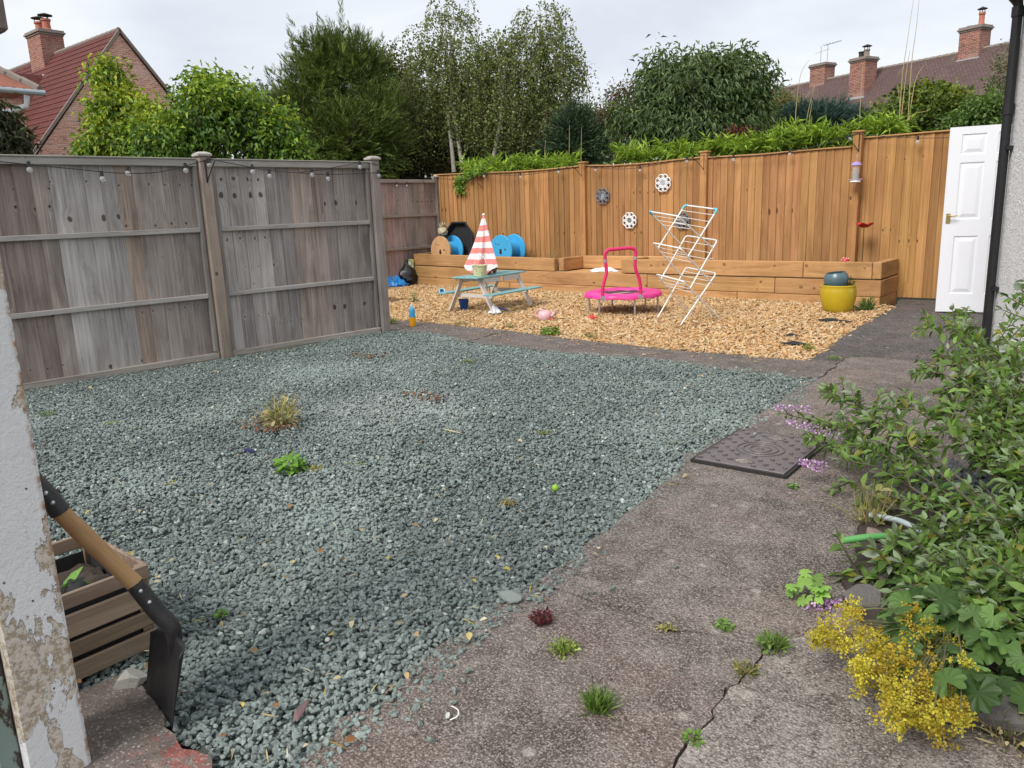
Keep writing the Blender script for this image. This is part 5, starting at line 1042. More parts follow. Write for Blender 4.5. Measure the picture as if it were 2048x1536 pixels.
# birches: fine hanging twigs set with small leaves
def birch(label, trunks, lobes, seed, n_tw=520, fall=1.3, base_px=900, D=20.5):
    r = np.random.default_rng(seed); b = Vector(gnd(base_px, D)); root = thing('birch_tree', label, 'tree', b, 0, GB); m = MB()
    for tk in trunks:
        pts = curve([Vector(DP(x, y, D))-b for x, y in tk], 5); nn = len(pts); m.tube(pts, [.062*(1-.75*i/nn) for i in range(nn)], 8)
    m.build('trunk', MT['birchbark'], root, 60)
    c, o = lobe_pts(lobes, n_tw, r, .42); P = []; D_ = []; tw = MB()
    limb = MB()
    for i in range(n_tw):
        ln = fall*r.uniform(.35, 1.0); n = int(ln/.042); s = np.linspace(0, 1, n); hd = o[i]*np.array([1, 1, 0])+r.normal(0, .35, 3)*np.array([1, 1, 0])
        pth = c[i]+hd*(s[:, None]*ln*.55)*(1-.4*s[:, None])+np.array([0, 0, 1.])*((.25*s-.95*s*s)*ln)[:, None]
        P.append(pth+r.normal(0, .035, pth.shape)); 
        if i % 3 == 0: tw.tube([Vector(pth[k])-b for k in (0, n//3, 2*n//3, n-1)], [.009, .007, .005, .003], 3, cap=False)
    P = np.vstack(P); n = len(P); D_ = unit(rdir(n, r)+np.array([0, 0, -.7])); T = mixcol([(.11, .14, .05), (.15, .18, .06), (.08, .105, .04), (.20, .22, .065)], n, r, .25)
    tw.build('twigs', MT['bark'], root)
    L_ = r.uniform(.045, .085, n); leaf_part('crown', root, P, D_, rdir(n, r), L_, L_*.75, T, MT['leaf'], .1, .05, origin=b); return root
birch('slender birch with two pale trunks left of centre behind the fence', [[(908, 345), (903, 290), (898, 240), (903, 180), (895, 120), (890, 40)], [(926, 340), (915, 270), (905, 190), (900, 110), (920, 30)]], [lobe(890, 90, 75, 70, 20.5), lobe(860, 160, 70, 65, 20.5), lobe(930, 190, 70, 80, 20.5), lobe(900, 20, 45, 40, 20.5), lobe(845, 240, 60, 70, 20.7), lobe(960, 230, 50, 90, 20.5), lobe(970, 130, 40, 50, 20.5), lobe(800, 190, 50, 50, 20.5)], 51, 1250, 1.1, 915)
birch('taller drooping birch with one pale trunk right of centre behind the fence', [[(984, 330), (996, 270), (1004, 210), (1010, 150), (1030, 90), (1065, 30)], [(1004, 200), (1040, 150), (1090, 95), (1130, 70)]], [lobe(1040, 150, 75, 75, 20), lobe(1085, 60, 60, 55, 20), lobe(1110, 130, 50, 70, 20), lobe(990, 120, 55, 60, 20), lobe(1060, 240, 65, 60, 20), lobe(1135, 140, 38, 50, 20), lobe(1000, 230, 60, 70, 20), lobe(1110, 230, 30, 50, 20)], 52, 1250, 1.3, 990, 20)
# right hand side
sprays('conifer_tree', 'small dark green conifer right of the birches', [lobe(1150, 285, 50, 50, 19), lobe(1150, 250, 28, 35, 19), lobe(1130, 310, 45, 30, 19)], gnd(1150, 19), [(.03, .055, .03), (.045, .075, .035)], 1100, 61, .3, .032, .3, K=11)
broadleaf('ash_tree', 'distant green tree top in the gap right of the birches', [lobe(1180, 245, 45, 35, 30), lobe(1150, 235, 25, 25, 30), lobe(1210, 310, 55, 40, 30), lobe(1190, 280, 50, 35, 30)], gnd(1175, 30), [(.09, .14, .05), (.07, .11, .04)], 520, 12, .2, .13, .08, 62, .12)
broadleaf('plum_tree', 'bronze leaved plum tree behind the large leafy tree', [lobe(1245, 225, 50, 50, 23), lobe(1215, 245, 35, 35, 23), lobe(1265, 185, 25, 20, 23)], gnd(1240, 23), [(.13, .06, .045), (.10, .07, .04), (.08, .08, .04)], 330, 12, .14, .09, .05, 63, .1)
broadleaf('laurel_tree', 'large dense leafy tree with long drooping leaves right of centre', [lobe(1390, 200, 130, 85, 15.5), lobe(1300, 250, 80, 50, 15.3), lobe(1470, 180, 65, 70, 15.5), lobe(1345, 160, 60, 50, 15.5), lobe(1420, 140, 55, 32, 15.5), lobe(1500, 235, 45, 50, 15.5), lobe(1400, 265, 130, 35, 15.2), lobe(1320, 120, 22, 22, 15.5), lobe(1395, 115, 22, 16, 15.5), lobe(1490, 120, 30, 20, 15.5), lobe(1530, 170, 20, 26, 15.5), lobe(1250, 225, 30, 22, 15.3)], gnd(1390, 15.5), [(.075, .12, .042), (.10, .15, .055), (.05, .085, .03)], 1300, 13, .13, .14, .040, 64, .12, .8, tips=[(.15, .19, .085), (.11, .15, .06)], bend=.35, out=.9)
broadleaf('willow_shrub', 'yellowish shrub between the large leafy tree and the terrace roof', [lobe(1555, 230, 40, 45, 19)], gnd(1555, 19), [(.13, .14, .045), (.17, .17, .06)], 220, 12, .12, .12, .03, 65, .05, .2, cat='bush')
sprays('juniper_bush', 'wide blue green juniper in front of the terrace roof', [lobe(1640, 250, 75, 32, 16.5), lobe(1600, 245, 35, 26, 16.5), lobe(1690, 258, 40, 30, 16.5)], gnd(1640, 16.5), [(.035, .075, .065), (.05, .095, .08), (.03, .06, .05)], 1500, 66, .26, .026, .7, cat='bush', K=11, tips=(.07, .12, .10))
broadleaf('acer_bush', 'small burgundy leaved shrub above the honey fence', [lobe(1478, 287, 34, 26, 13)], gnd(1478, 13), [(.10, .014, .022), (.14, .02, .03), (.06, .01, .015)], 160, 12, .06, .06, .02, 67, .02, .2, cat='bush', n_limb=6)
broadleaf('privet_bush', 'rounded dense green bush in front of the terrace roof', [lobe(1850, 240, 110, 68, 16), lobe(1800, 255, 60, 45, 16), lobe(1900, 250, 70, 55, 16), lobe(1845, 190, 55, 22, 16)], gnd(1850, 16), [(.07, .105, .02), (.10, .14, .025), (.05, .08, .018)], 900, 12, .085, .10, .065, 68, .06, .15, cat='bush', tips=[(.19, .22, .03), (.14, .18, .03)])
broadleaf('elder_bush', 'fresh green bush between the rounded bush and the downpipe', [lobe(1960, 245, 65, 45, 14.5), lobe(1990, 225, 35, 40, 14.5)], gnd(1960, 14.5), [(.075, .13, .03), (.10, .17, .04)], 420, 12, .08, .09, .045, 69, .04, .3, cat='bush')
broadleaf('ivy_climber', 'thin ivy covered stems by the downpipe against the terrace roof', [lobe(2003, 150, 14, 55, 21), lobe(1990, 195, 22, 25, 21)], gnd(2005, 21), [(.09, .11, .05), (.12, .13, .07)], 90, 10, .09, .08, .05, 70, .03, .2, cat='climber', n_limb=6)

# bamboo fringe along the top of the honey fence
def bamboo(label, boxes, seed, n_sh=150, y=11.0):
    r = np.random.default_rng(seed); b = PL(boxes[0][0], 350, (0, y, 0), (0, 1, 0)); b = Vector((b.x, y, 0)); root = thing('bamboo', label, 'bamboo', b); P = []; D = []; st = MB()
    for (x0, x1, y0, y1) in boxes:
        for k in range(n_sh):
            px = r.uniform(x0, x1); py = r.uniform(y0, y1); q = np.array(PL(px, py, (0, y+abs(r.normal(0, .15)), 0), (0, 1, 0))); hdg = r.uniform(0, 6.28); ax = unit(np.array([math.cos(hdg)*.7, math.sin(hdg)*.7, r.uniform(.1, .9)]))
            if k % 3 == 0: st.tube([Vector(q-np.array([0, 0, 1.0]))-b, Vector(q)-b, Vector(q+ax*.2)-b], [.006, .004, .002], 4, cap=False)
            for j in range(9): P.append(q+ax*.03*j+r.normal(0, .01, 3)); D.append(ax*.7+unit(r.normal(0, 1, 3))*.75+np.array([0, 0, .05]))
    P, D = np.array(P), np.array(D); n = len(P); L_ = r.uniform(.10, .20, n); st.build('stems', MT['stem'], root)
    leaf_part('leaves', root, P, D, unit(rdir(n, r)*.5+np.array([0, 0, 1])), L_, L_*.11, mixcol([(.24, .36, .055), (.34, .46, .09), (.14, .23, .035)], n, r), MT['leaf'], .2, .35, origin=b); return root
bamboo('bright bamboo fringe over the fence left of the first fence post', [(930, 1010, 336, 350), (1000, 1090, 328, 344), (1090, 1140, 333, 341)], 71, 60)
bamboo('bright bamboo tuft over the fence between the two middle posts', [(1245, 1300, 312, 330), (1320, 1395, 305, 322)], 72, 60)
bamboo('long bright bamboo fringe over the fence left of the bird feeder post', [(1420, 1500, 303, 314), (1505, 1560, 288, 310), (1560, 1620, 272, 304), (1620, 1705, 275, 296), (1735, 1790, 262, 274)], 73, 70)
def weedy(name, label, cat, loc, n, h, spread, cols, seed, wd=.012, bend=.5, leafy=0, ll=.05, lw=.025, group=None, flowers=None, updir=.9):
    """tuft of blades, and optionally broad leaves on short stems"""
    r = np.random.default_rng(seed); loc = Vector(loc); root = thing(name, label, cat, loc, 0, group)
    if n:
        a = r.uniform(0, 6.28, n); tilt = np.abs(r.normal(0, .55, n)); d = np.column_stack([np.cos(a)*np.sin(tilt), np.sin(a)*np.sin(tilt), np.cos(tilt)]); P = np.column_stack([np.cos(a), np.sin(a), np.zeros(n)])*(spread*.45*r.random(n)**.5)[:, None]
        L_ = h*r.uniform(.5, 1.15, n); leaf_part('blades', root, P, d, unit(rdir(n, r)+np.array([0, 0, .6])), L_, np.full(n, wd), mixcol(cols, n, r), MT['leaf'], .15, bend, True)
    if leafy:
        a = r.uniform(0, 6.28, leafy); rad = spread*r.random(leafy)**.6; zz = h*r.uniform(.1, 1.0, leafy)*(1-.5*rad/spread); P = np.column_stack([np.cos(a)*rad*.8, np.sin(a)*rad*.8, zz]); D = unit(np.column_stack([np.cos(a), np.sin(a), r.normal(.2, .4, leafy)])+rdir(leafy, r)*.5)
        L_ = ll*r.uniform(.6, 1.3, leafy); leaf_part('leaves', root, P, D, unit(rdir(leafy, r)*.6+np.array([0, 0, 1.])), L_, lw*L_/ll, mixcol(cols, leafy, r), MT['leaf'], .2, .2, True)
        m = MB()
        for k in range(0, leafy, max(1, leafy//14)): m.tube([(0, 0, 0), tuple(P[k]*np.array([.5, .5, .6])), tuple(P[k])], .0018, 4, cap=False)
        m.build('stems', MT['stem'], root)
    return root
# tall dry canes above the right fence
def canes(label, lines, y, seed):
    b = PL(lines[0][0][0], 300, (0, y, 0), (0, 1, 0)); b = Vector((b.x, y, 1.2)); root = thing('dry_grass_canes', label, 'canes', b)
    for ln in lines: pts = curve([PL(px, py, (0, y, 0), (0, 1, 0))-b for px, py in ln], 4); MB().tube(pts, [.007*(1-.8*i/len(pts)) for i in range(len(pts))], 5).build('cane', MT['cane'], root)
canes('tall straw coloured canes rising above the right fence panel', [[(1795, 330), (1803, 170), (1815, 80), (1828, -10)], [(1812, 320), (1822, 140), (1832, 60), (1839, -10)], [(1800, 262), (1812, 150), (1820, 100)], [(1795, 262), (1800, 215), (1795, 170)], [(1800, 258), (1825, 230), (1856, 222)], [(1790, 258), (1785, 238), (1776, 222)], [(1815, 262), (1830, 165), (1848, 130)]], 11.6, 1)
canes('single arching straw cane above the bamboo fringe', [[(1588, 300), (1592, 220), (1601, 150), (1618, 120)], [(1608, 290), (1615, 230), (1630, 170)], [(1612, 290), (1620, 230), (1625, 200)]], 11.7, 2)
canes('thin upright cane beside the right fence post', [[(1719, 300), (1720, 220), (1726, 130)]], 11.3, 3)
canes('three thin dry stalks above the fence between the first two posts', [[(1138, 335), (1139, 250)], [(1162, 335), (1163, 255)], [(1261, 320), (1262, 270)], [(1088, 330), (1091, 280)]], 11.5, 4)
# shoot hanging over the fence
sh = thing('climbing_shoot', 'leafy shoot hanging over the honey fence at the left end', 'climber', PL(960, 345, (0, OY-.06, 0), (0, 1, 0)))
_r = np.random.default_rng(5); pth = [PL(x, y, (0, OY-.07, 0), (0, 1, 0))-Vector(sh.location) for x, y in ((970, 335), (950, 345), (930, 355), (915, 366), (922, 382))]
MB().tube(curve(pth, 5), .005, 5).build('stem', MT['stem'], sh); cp_ = np.array([p for p in curve(pth, 12)]); cp_ = np.repeat(cp_, 7, 0)+_r.normal(0, .045, (len(cp_)*7, 3))*np.array([1, .5, 1]); n = len(cp_)
leaf_part('leaves', sh, cp_, unit(rdir(n, _r)+np.array([0, -.3, -.4])), rdir(n, _r), _r.uniform(.05, .09, n), _r.uniform(.03, .045, n), mixcol([(.11, .20, .03), (.17, .28, .04)], n, _r), MT['leaf'])
# plants in and round the bed
for lab, px, py, z, n, h, sp, cols, sd in (('dry straw coloured grass clump in the raised bed', 1100, 507, .40, 34, .30, .18, [(.42, .30, .14), (.50, .40, .22)], 81), ('single dry bent stalk in the raised bed beside the blue drum', 1056, 508, .40, 3, .36, .04, [(.42, .30, .14)], 82)):
    q = PL(px, py, (0, 10.3, 0), (0, 1, 0)); weedy('dry_grass', lab, 'plant', (q.x, 10.3, z), n, h, sp, cols, sd, .006, .1)
q = G(1735, 622); weedy('fern_weed', 'feathery green weed at the corner of the raised bed', 'plant', (q.x, q.y, 0), 60, .20, .10, [(.07, .13, .03), (.10, .18, .04)], 83, .012, .3, 90, .045, .012)
weedy('pot_plant', 'low green plant growing in the yellow pot behind the bowl', 'plant', (-2.60, 9.17, .29), 12, .10, .08, [(.07, .12, .03), (.10, .15, .04)], 84, .008, .3, 60, .03, .012)
# ---------------------------------------------------------------- foreground: cover, crate, shovel, plants by the house, small things
mc = thing('manhole_cover', 'square brown iron manhole cover with ring pattern at the edge of the gravel', 'manhole cover', (-1.448, 3.722, .0), math.radians(1.5))
MW, MH = .455, .605
fr = MB()
for s in (-1, 1): fr.box((s*(MW/2+.008), 0, .008), (.010, MH+.024, .022)); fr.box((0, s*(MH/2+.008), .008), (MW+.002, .010, .022))
fr.build('frame', MT['castdark'], mc)
MB().box((0, 0, .012), (MW-.004, MH-.004, .024), None, .003).build('plate', MT['cast'], mc)
m = MB()
for r_ in (.013, .052, .086, .118): m.tube([(r_*math.cos(a), r_*math.sin(a), .0245) for a in [2*math.pi*k/40 for k in range(40)]], .005, 6, closed=True)
m.build('rings', MT['cast'], mc, 60)
m = MB()
for i in range(10):
    for j in range(13):
        x, y = -.203+.045*i, -.276+.046*j
        if (i+j) % 2: continue
        if math.hypot(x, y) < .137 or math.hypot(x, abs(y)-.225) < .062: continue
        m.box((x, y, .0255), (.024, .015, .013), (0, 0, .78 if (i//1+j) % 4 == 0 else -.78), .0015)
m.build('studs', MT['cast'], mc)
for s in (-1, 1):
    k = MB().tube([(.050*math.cos(a), s*.225+.036*math.sin(a), .0245) for a in [2*math.pi*q/28 for q in range(28)]], .0035, 6, closed=True).build('lifting_eye', MT['cast'], mc, 60)
    MB().lathe([(0, .0247), (.046, .0247)], 24, Matrix.Translation((0, s*.225, 0)) @ Matrix.Diagonal((1, .7, 1, 1))).build('eye_infill', MT['conc2'], k)
m = MB()
for k in range(26): y = -MH/2+.02+k*(MH-.04)/25; m.box((-MW/2+.010, y, .0252), (.006, .014, .004)); 
for k in range(20): x = -MW/2+.02+k*(MW-.04)/19; m.box((x, MH/2-.010, .0252), (.014, .006, .004))
m.build('edge_ribs', MT['cast'], mc)

# slatted crate
cr = thing('slatted_crate', 'weathered slatted wooden crate planter lined with black fabric beside the pillar', 'crate', (-2.205, .935, .018), 0)
CX, CY, CH = -.42, -.50, .272     # extends away (-x) and behind the pillar (-y)
rr = random.Random(12)
def slat(c, d, axis):
    o = MB().box((0, 0, 0), d, None, .003).build('slat', MT['cratewood'], cr, loc=c); k = rr.uniform(.78, 1.2); paint(o, (k, k*rr.uniform(.95, 1.03), k*rr.uniform(.92, 1.05)), rr.random()); return o
for z, h in ((.245, .045), (.170, .068), (.100, .048), (.032, .056)):
    slat((-.006, CY/2, z), (.012, -CY, h), 'Y'); slat((CX+.006, CY/2, z), (.012, -CY, h), 'Y')
for z, h in ((.205, .125), (.07, .115)):
    slat((CX/2, -.004, z), (-CX-.026, .012, h), 'X'); slat((CX/2, CY+.004, z), (-CX-.026, .012, h), 'X')
for x in (-.022, CX+.022):
    for y in (-.020, CY+.020):
        o = MB().box((0, 0, 0), (.020, .020, CH-.012), None, .002).build('corner_post', MT['cratewood'], cr, loc=(x, y, CH/2)); paint(o, (.8, .78, .76), rr.random())
m = MB()
for z, h in ((.12, .20),): 
    m.box((-.034, CY/2, z), (.004, -CY-.07, h)); m.box((CX+.034, CY/2, z), (.004, -CY-.07, h)); m.box((CX/2, -.016, z), (-CX-.08, .004, h)); m.box((CX/2, CY+.016, z), (-CX-.08, .004, h))
m.build('liner', MT['blackcloth'], cr)
V = [(CX*.1+CX*.8*i/14, CY*.06+CY*.88*j/14, .185+rr.uniform(-.012, .012)) for i in range(15) for j in range(15)]
MB().add(V, [(i*15+j, (i+1)*15+j, (i+1)*15+j+1, i*15+j+1) for i in range(14) for j in range(14)]).build('soil', MT['soil'], cr)
crumple('fabric_scrap', 'folded black fabric lying in the slatted crate', 'fabric', (-2.37, .77, .19), .24, .22, .055, MT['blackcloth'], 21, .4)
q = PL(120, 1125, (-2.36, 0, 0), (1, 0, 0)); weedy('crate_plant', 'green leafy seedling growing in the slatted crate', 'plant', (-2.36, q.y-.035, .185), 0, .10, .05, [(.10, .24, .04), (.16, .32, .06)], 91, leafy=16, ll=.085, lw=.032)
rk = stone_mesh(77, plain('grey rock', (.34, .33, .29), .9, .25, 10, .8, 30), .6); ro = obj('rock', rk, None, G(262, 1362, .02), (.1, .2, .5)); ro.scale = (.075, .055, .05); tag(ro, 'pale flat rock under the corner of the slatted crate', 'rock')

# shovel leaning on the pillar
B0, B1 = Vector((-2.005, .800, .012)), Vector((-1.795, .765, .012))     # cutting edge
top = PL(96, 990, (0, .632, 0), (0, 1, 0)); neck = PL(336, 1250, (0, .725, 0), (0, 1, 0)); neck = Vector((-1.86, .745, .23))
E1 = PL(268, 1166, (0, .70, 0), (0, 1, 0))
def sight(px, py, p): return PL(px, py, p, (_h[0], _h[1], 0))
neck = sight(332, 1245, Vector((-1.90, .76, 0))); sock = sight(270, 1168, Vector((-1.935, .735, 0))); wtop = sight(118, 1022, Vector((-1.99, .66, 0))); hend = sight(84, 975, Vector((-2.005, .63, 0)))
sv_ = thing('shovel', 'black bladed shovel with wooden shaft leaning on the flaking pillar', 'shovel', (-1.9, .78, 0)); so = Vector((-1.9, .78, 0))
T0 = sight(318, 1246, B0+Vector((-.012, -.045, 0))); T1 = sight(378, 1296, B1+Vector((-.012, -.045, 0)))
nrm = (T0-B0).cross(B1-B0).normalized()
if nrm.dot(Vector((1.9, -.78, 1))) < 0: nrm = -nrm
neck = T0.lerp(T1, .45)+Vector((0, 0, .012)); bm_, ax = (B0+B1)/2, (T0+T1)/2-(B0+B1)/2
m = MB(); nu, nv = 14, 12; V = []
for j in range(nv+1):
    f = j/nv
    for i in range(nu+1):
        u = i/nu; w_ = abs(2*u-1); ff = f*(1-.10*max(0, f-.75)/.25*w_**6)
        cpt = B0.lerp(B1, u).lerp(T0.lerp(T1, u), ff); dish = (-.005*(1-w_*w_)+.018*max(0, w_-.80)/.2)*(.25+.75*f)
        V.append(cpt+nrm*dish-so)
m.add(V, [(j*(nu+1)+i, j*(nu+1)+i+1, (j+1)*(nu+1)+i+1, (j+1)*(nu+1)+i) for j in range(nv) for i in range(nu)])
b_ = m.build('blade', MT['blackmetal'], sv_, 40); md = b_.modifiers.new('s', 'SOLIDIFY'); md.thickness = .0035
sd = (sock-neck).normalized()
MB().tube(curve([bm_+ax*.72-nrm*.012-so, neck-nrm*.004-so, neck.lerp(sock, .4)-so, sock-so], 4), [.012, .015, .018, .020, .021, .0215, .022, .022, .022, .022, .022, .022, .022], 12).build('socket', MT['blackmetal'], sv_, 50)
m = MB(); up_ = sd.cross(Vector((1, 0, 0))).normalized()
tocam = (Vector((0, 0, EYE))-sock).normalized(); tc = (tocam-sd*tocam.dot(sd)).normalized()
for f in (.62, .86): c = neck.lerp(sock, f)+tc*.022-so; m.ball(c, .0055, 8, 6)
m.build('rivets', MT['steel'], sv_, 60)
wd_ = (wtop-sock); xx = wd_.normalized(); yy = Vector((0, 0, 1)).cross(xx).normalized(); zz = xx.cross(yy)
sh_ = MB(); n = 12; sh_.tube([(i/n*wd_.length, 0, 0) for i in range(n+1)], [.0215-.001*math.sin(i*.6) for i in range(n+1)], 16)
so_ = sh_.build('shaft', MT['handlewood'], sv_, 60); so_.matrix_local = Matrix.Translation(sock-so) @ Matrix((xx, yy, zz)).transposed().to_4x4()
MB().tube([wtop-so-xx*.004, wtop.lerp(hend, .5)-so, hend+xx*.12-so], .0235, 14).build('grip_socket', MT['black'], sv_, 50)
m = MB()
for f in (.35, .75): m.ball(wtop.lerp(hend, f)+tc*.0235-so, .0055, 8, 6)
m.build('rivets', MT['steel'], sv_, 60)
g0 = hend+xx*.12-so; MB().tube(curve([g0, g0+xx*.04+yy*.05, g0+xx*.10+yy*.055, g0+xx*.11, g0+xx*.10-yy*.055, g0+xx*.04-yy*.05, g0], 4), .012, 8).build('d_handle', MT['black'], sv_, 60)

# ---- buddleia
r = np.random.default_rng(101)
bx = Vector((.10, 2.62, 0)); bud = thing('buddleia_bush', 'large arching buddleia with grey green leaves at the right edge', 'bush', bx)
tipsD = [(1640, 890, 3.7), (1665, 790, 3.9), (1625, 840, 4.0), (1850, 640, 4.6), (1900, 655, 4.5), (1960, 680, 4.3), (1925, 620, 4.9), (2000, 660, 4.2), (1720, 830, 3.6), (1690, 960, 3.3), (1800, 800, 3.6), (1840, 720, 3.9), (1880, 800, 3.5), (1930, 760, 3.7), (2000, 760, 3.5), (2060, 700, 3.6), (1960, 860, 3.2), (2040, 830, 3.1), (1710, 1150, 2.6), (1760, 1130, 2.6), (1850, 1060, 2.7), (1930, 1000, 2.8), (2010, 950, 2.8), (2080, 900, 2.8), (1980, 1080, 2.5), (1880, 1150, 2.4), (2050, 1050, 2.4), (2000, 1200, 2.25), (1800, 1200, 2.5), (1930, 1230, 2.2), (2050, 1180, 2.1), (2040, 570, 4.2), (1990, 900, 3.0), (1950, 1060, 2.6), (1830, 1120, 2.6), (1890, 1090, 2.6), (2030, 1120, 2.3), (1960, 1150, 2.35), (1900, 1180, 2.3), (1980, 1240, 2.1), (2040, 1250, 2.05), (1830, 1170, 2.45), (1870, 700, 4.1), (1910, 720, 4.0), (1700, 880, 3.6), (2060, 980, 2.7), (2010, 1020, 2.6), (1960, 800, 3.4)]
st = MB(); P, D, Nn, LL, TT = [], [], [], [], []; spikes = []
for ti, (px, py, dd) in enumerate(tipsD):
    e = np.array(DP(px, py, dd)); b = np.array(bx)+np.append(r.normal(0, .10, 2), 0); L_ = np.linalg.norm(e-b); mid = b*.45+e*.55+np.array([0, 0, .05*L_])+np.append(r.normal(0, .05, 2), 0)
    path = [np.array(v) for v in curve([b, mid, e], 12)]; st.tube([Vector(p)-bx for p in path], [.0062*(1-.8*i/len(path)) for i in range(len(path))], 6, cap=False)
    k0 = int(len(path)*(.34 if px > 1800 else .45)); nodes = []
    for k in range(k0, len(path)): nodes.append((path[k], unit(path[min(k+1, len(path)-1)]-path[k-1]), 1.0, k/len(path)))
    for k in range(k0+2, len(path)-1, 2):      # side twigs
        for s_ in range(3 if (px > 1830 and py > 980) else 2 if ti % 3 else 1):
            d = unit(unit(path[k+1]-path[k])*.7+r.normal(0, .6, 3)+np.array([0, 0, .2])); ln = r.uniform(.07, .18); tp_ = path[k]+d*ln
            st.tube([Vector(path[k])-bx, Vector(path[k]+d*ln*.5)-bx, Vector(tp_)-bx], [.0035, .003, .002], 4, cap=False)
            for q in range(6): nodes.append((path[k]+d*ln*(q+1)/6, d, .9, .5+.5*(q+1)/6))
    for p, d, s_, f_ in nodes:
        sd_ = unit(np.cross(d, r.normal(0, 1, 3)))
        young = f_ > .92
        for sg in (-1, 1):
            for rep in range(1 if not young else 2):
                P.append(p); D.append(unit(sd_*sg*(1.0 if not young else .45)+d*(.55 if not young else 1.1)+np.array([0, 0, -.12])+r.normal(0, .18, 3))); Nn.append(unit(np.array([0, 0, 1.])+r.normal(0, .4, 3)))
                LL.append(r.uniform(.036, .072)*s_*(1.0 if not young else .75)); u = r.random()
                c = np.array((.11, .20, .045))*(1-u)+np.array((.21, .34, .075))*u
                if young: c = np.array((.24, .33, .17))*r.uniform(.8, 1.1)
                if r.random() < .05: c = np.array((.26, .26, .04))
                if r.random() < .25: c = c*.62
                if r.random() < .08: c = np.array((.28, .33, .24))     # felted underside
                TT.append(c*r.uniform(.75, 1.2))
st.build('stems', plain('buddleia stem', (.10, .085, .05), .85, .3), bud)
P, D, Nn, LL, TT = map(np.array, (P, D, Nn, LL, TT)); leaf_part('leaves', bud, P, D, Nn, LL, LL*.42, np.clip(TT, .01, .8), MT['leaf'], .22, .22, True, origin=bx)
def flower_spike(px, py, D_, dirpx, ln, seed):
    rr_ = np.random.default_rng(seed); a = np.array(DP(px, py, D_)); b = np.array(DP(px+dirpx[0], py+dirpx[1], D_)); n = 170; f = rr_.random(n); rad = .022*(1-f*.7); d = rdir(n, rr_)
    Pp = a+(b-a)*f[:, None]+d*rad[:, None]; leaf_part('flower_spike', bud, Pp, d, rdir(n, rr_), np.full(n, .011), np.full(n, .010), mixcol([(.42, .22, .50), (.55, .38, .62), (.62, .52, .66), (.30, .13, .36)], n, rr_), MT['petal'], .2, .1, False, origin=bx)
for a in ((1625, 822, 4.1, (-75, -8), .1, 1), (1690, 872, 3.7, (-115, -28), .1, 2), (1690, 1212, 2.45, (-85, 4), .1, 3), (1920, 885, 3.2, (-20, -25), .1, 4), (1645, 935, 3.5, (-45, -12), .1, 5), (1730, 1205, 2.5, (60, -18), .1, 6)): flower_spike(*a)

# ---- lady's mantle: frothy yellow flowers over round pleated leaves
ab = G(1900, 1330); ab.z = 0; al = thing('ladys_mantle', 'frothy yellow flowering plant spilling over the path at the right', 'plant', ab)
heads = []; rp = random.Random(14)
reg = [(1640, 1255, 45, 25), (1700, 1230, 45, 30), (1750, 1290, 55, 45), (1800, 1340, 60, 45), (1830, 1290, 45, 40), (1800, 1400, 55, 50), (1860, 1380, 60, 50), (1850, 1430, 60, 35), (1900, 1400, 35, 40), (1730, 1330, 40, 40), (1880, 1330, 40, 30), (1910, 1440, 25, 15), (1820, 1240, 20, 20), (1660, 1280, 35, 25)]
st = MB(); HP = []
for (cx, cy, rx, ry) in reg:
    for k in range(max(4, int(rx*ry/190))):
        px, py = rp.gauss(cx, rx*.5), rp.gauss(cy, ry*.5); z = rp.uniform(.05, .20); q = G(px, py, z)
        HP.append(q)
        if k % 2 == 0: st.tube(curve([ab+Vector((rp.uniform(-.12, .12), rp.uniform(-.12, .12), .02))-ab, (ab.lerp(q, .5)+Vector((0, 0, .08)))-ab, q-ab], 3), .0016, 4, cap=False)
n_h = len(HP); r2 = np.random.default_rng(15); per = 132; n = n_h*per
Hc = np.repeat(np.array([tuple(h) for h in HP]), per, 0); sub = np.repeat(r2.normal(0, .0145, (n_h*12, 3)), per//12, 0)[:n]; P = Hc+sub+rdir(n, r2)*.0066; P[:, 2] = np.maximum(P[:, 2], .012)
hc = np.repeat(mixcol([(.37, .32, .035), (.43, .38, .05), (.33, .24, .03)], n_h, r2, .12), per, 0)*(1+r2.normal(0, .12, (n, 1)))
st.build('stalks', MT['stem'], al); leaf_part('flowers', al, P, rdir(n, r2), rdir(n, r2), r2.uniform(.005, .0085, n), r2.uniform(.005, .0075, n), np.clip(hc, .01, .9), MT['petal'], .3, .1, False, origin=ab)
def round_leaf(m, c, R_, nrm, seed, lobes_=9):
    rr_ = random.Random(seed); n_ = Vector(nrm).normalized(); u = n_.cross(Vector((rr_.uniform(-1, 1), rr_.uniform(-1, 1), .2))).normalized(); v = n_.cross(u); c = Vector(c); V = [c]; N_ = lobes_*4
    for k in range(N_+1):
        a = -2.75+5.5*k/N_; g = 1-.10*(abs(((k/4) % 1)-.5)*2)**2; pl_ = .10*math.cos(2*math.pi*k/4)
        V.append(c+(u*math.cos(a)+v*math.sin(a))*R_*.55+n_*R_*(pl_*.5+.06)); 
    for k in range(N_+1):
        a = -2.75+5.5*k/N_; g = 1-.16*(abs(((k/4) % 1)-.5)*2)**2; pl_ = .10*math.cos(2*math.pi*k/4)
        V.append(c+(u*math.cos(a)+v*math.sin(a))*R_*g+n_*R_*(pl_-.04))
    k0 = len(m[0]); m[0].extend(V); N1 = N_+1
    for k in range(N_): m[1].append((k0, k0+1+k, k0+2+k)); m[1].append((k0+1+k, k0+1+N1+k, k0+2+k)); m[1].append((k0+1+N1+k, k0+2+N1+k, k0+2+k))
    m[2].extend([seed]*len(V))
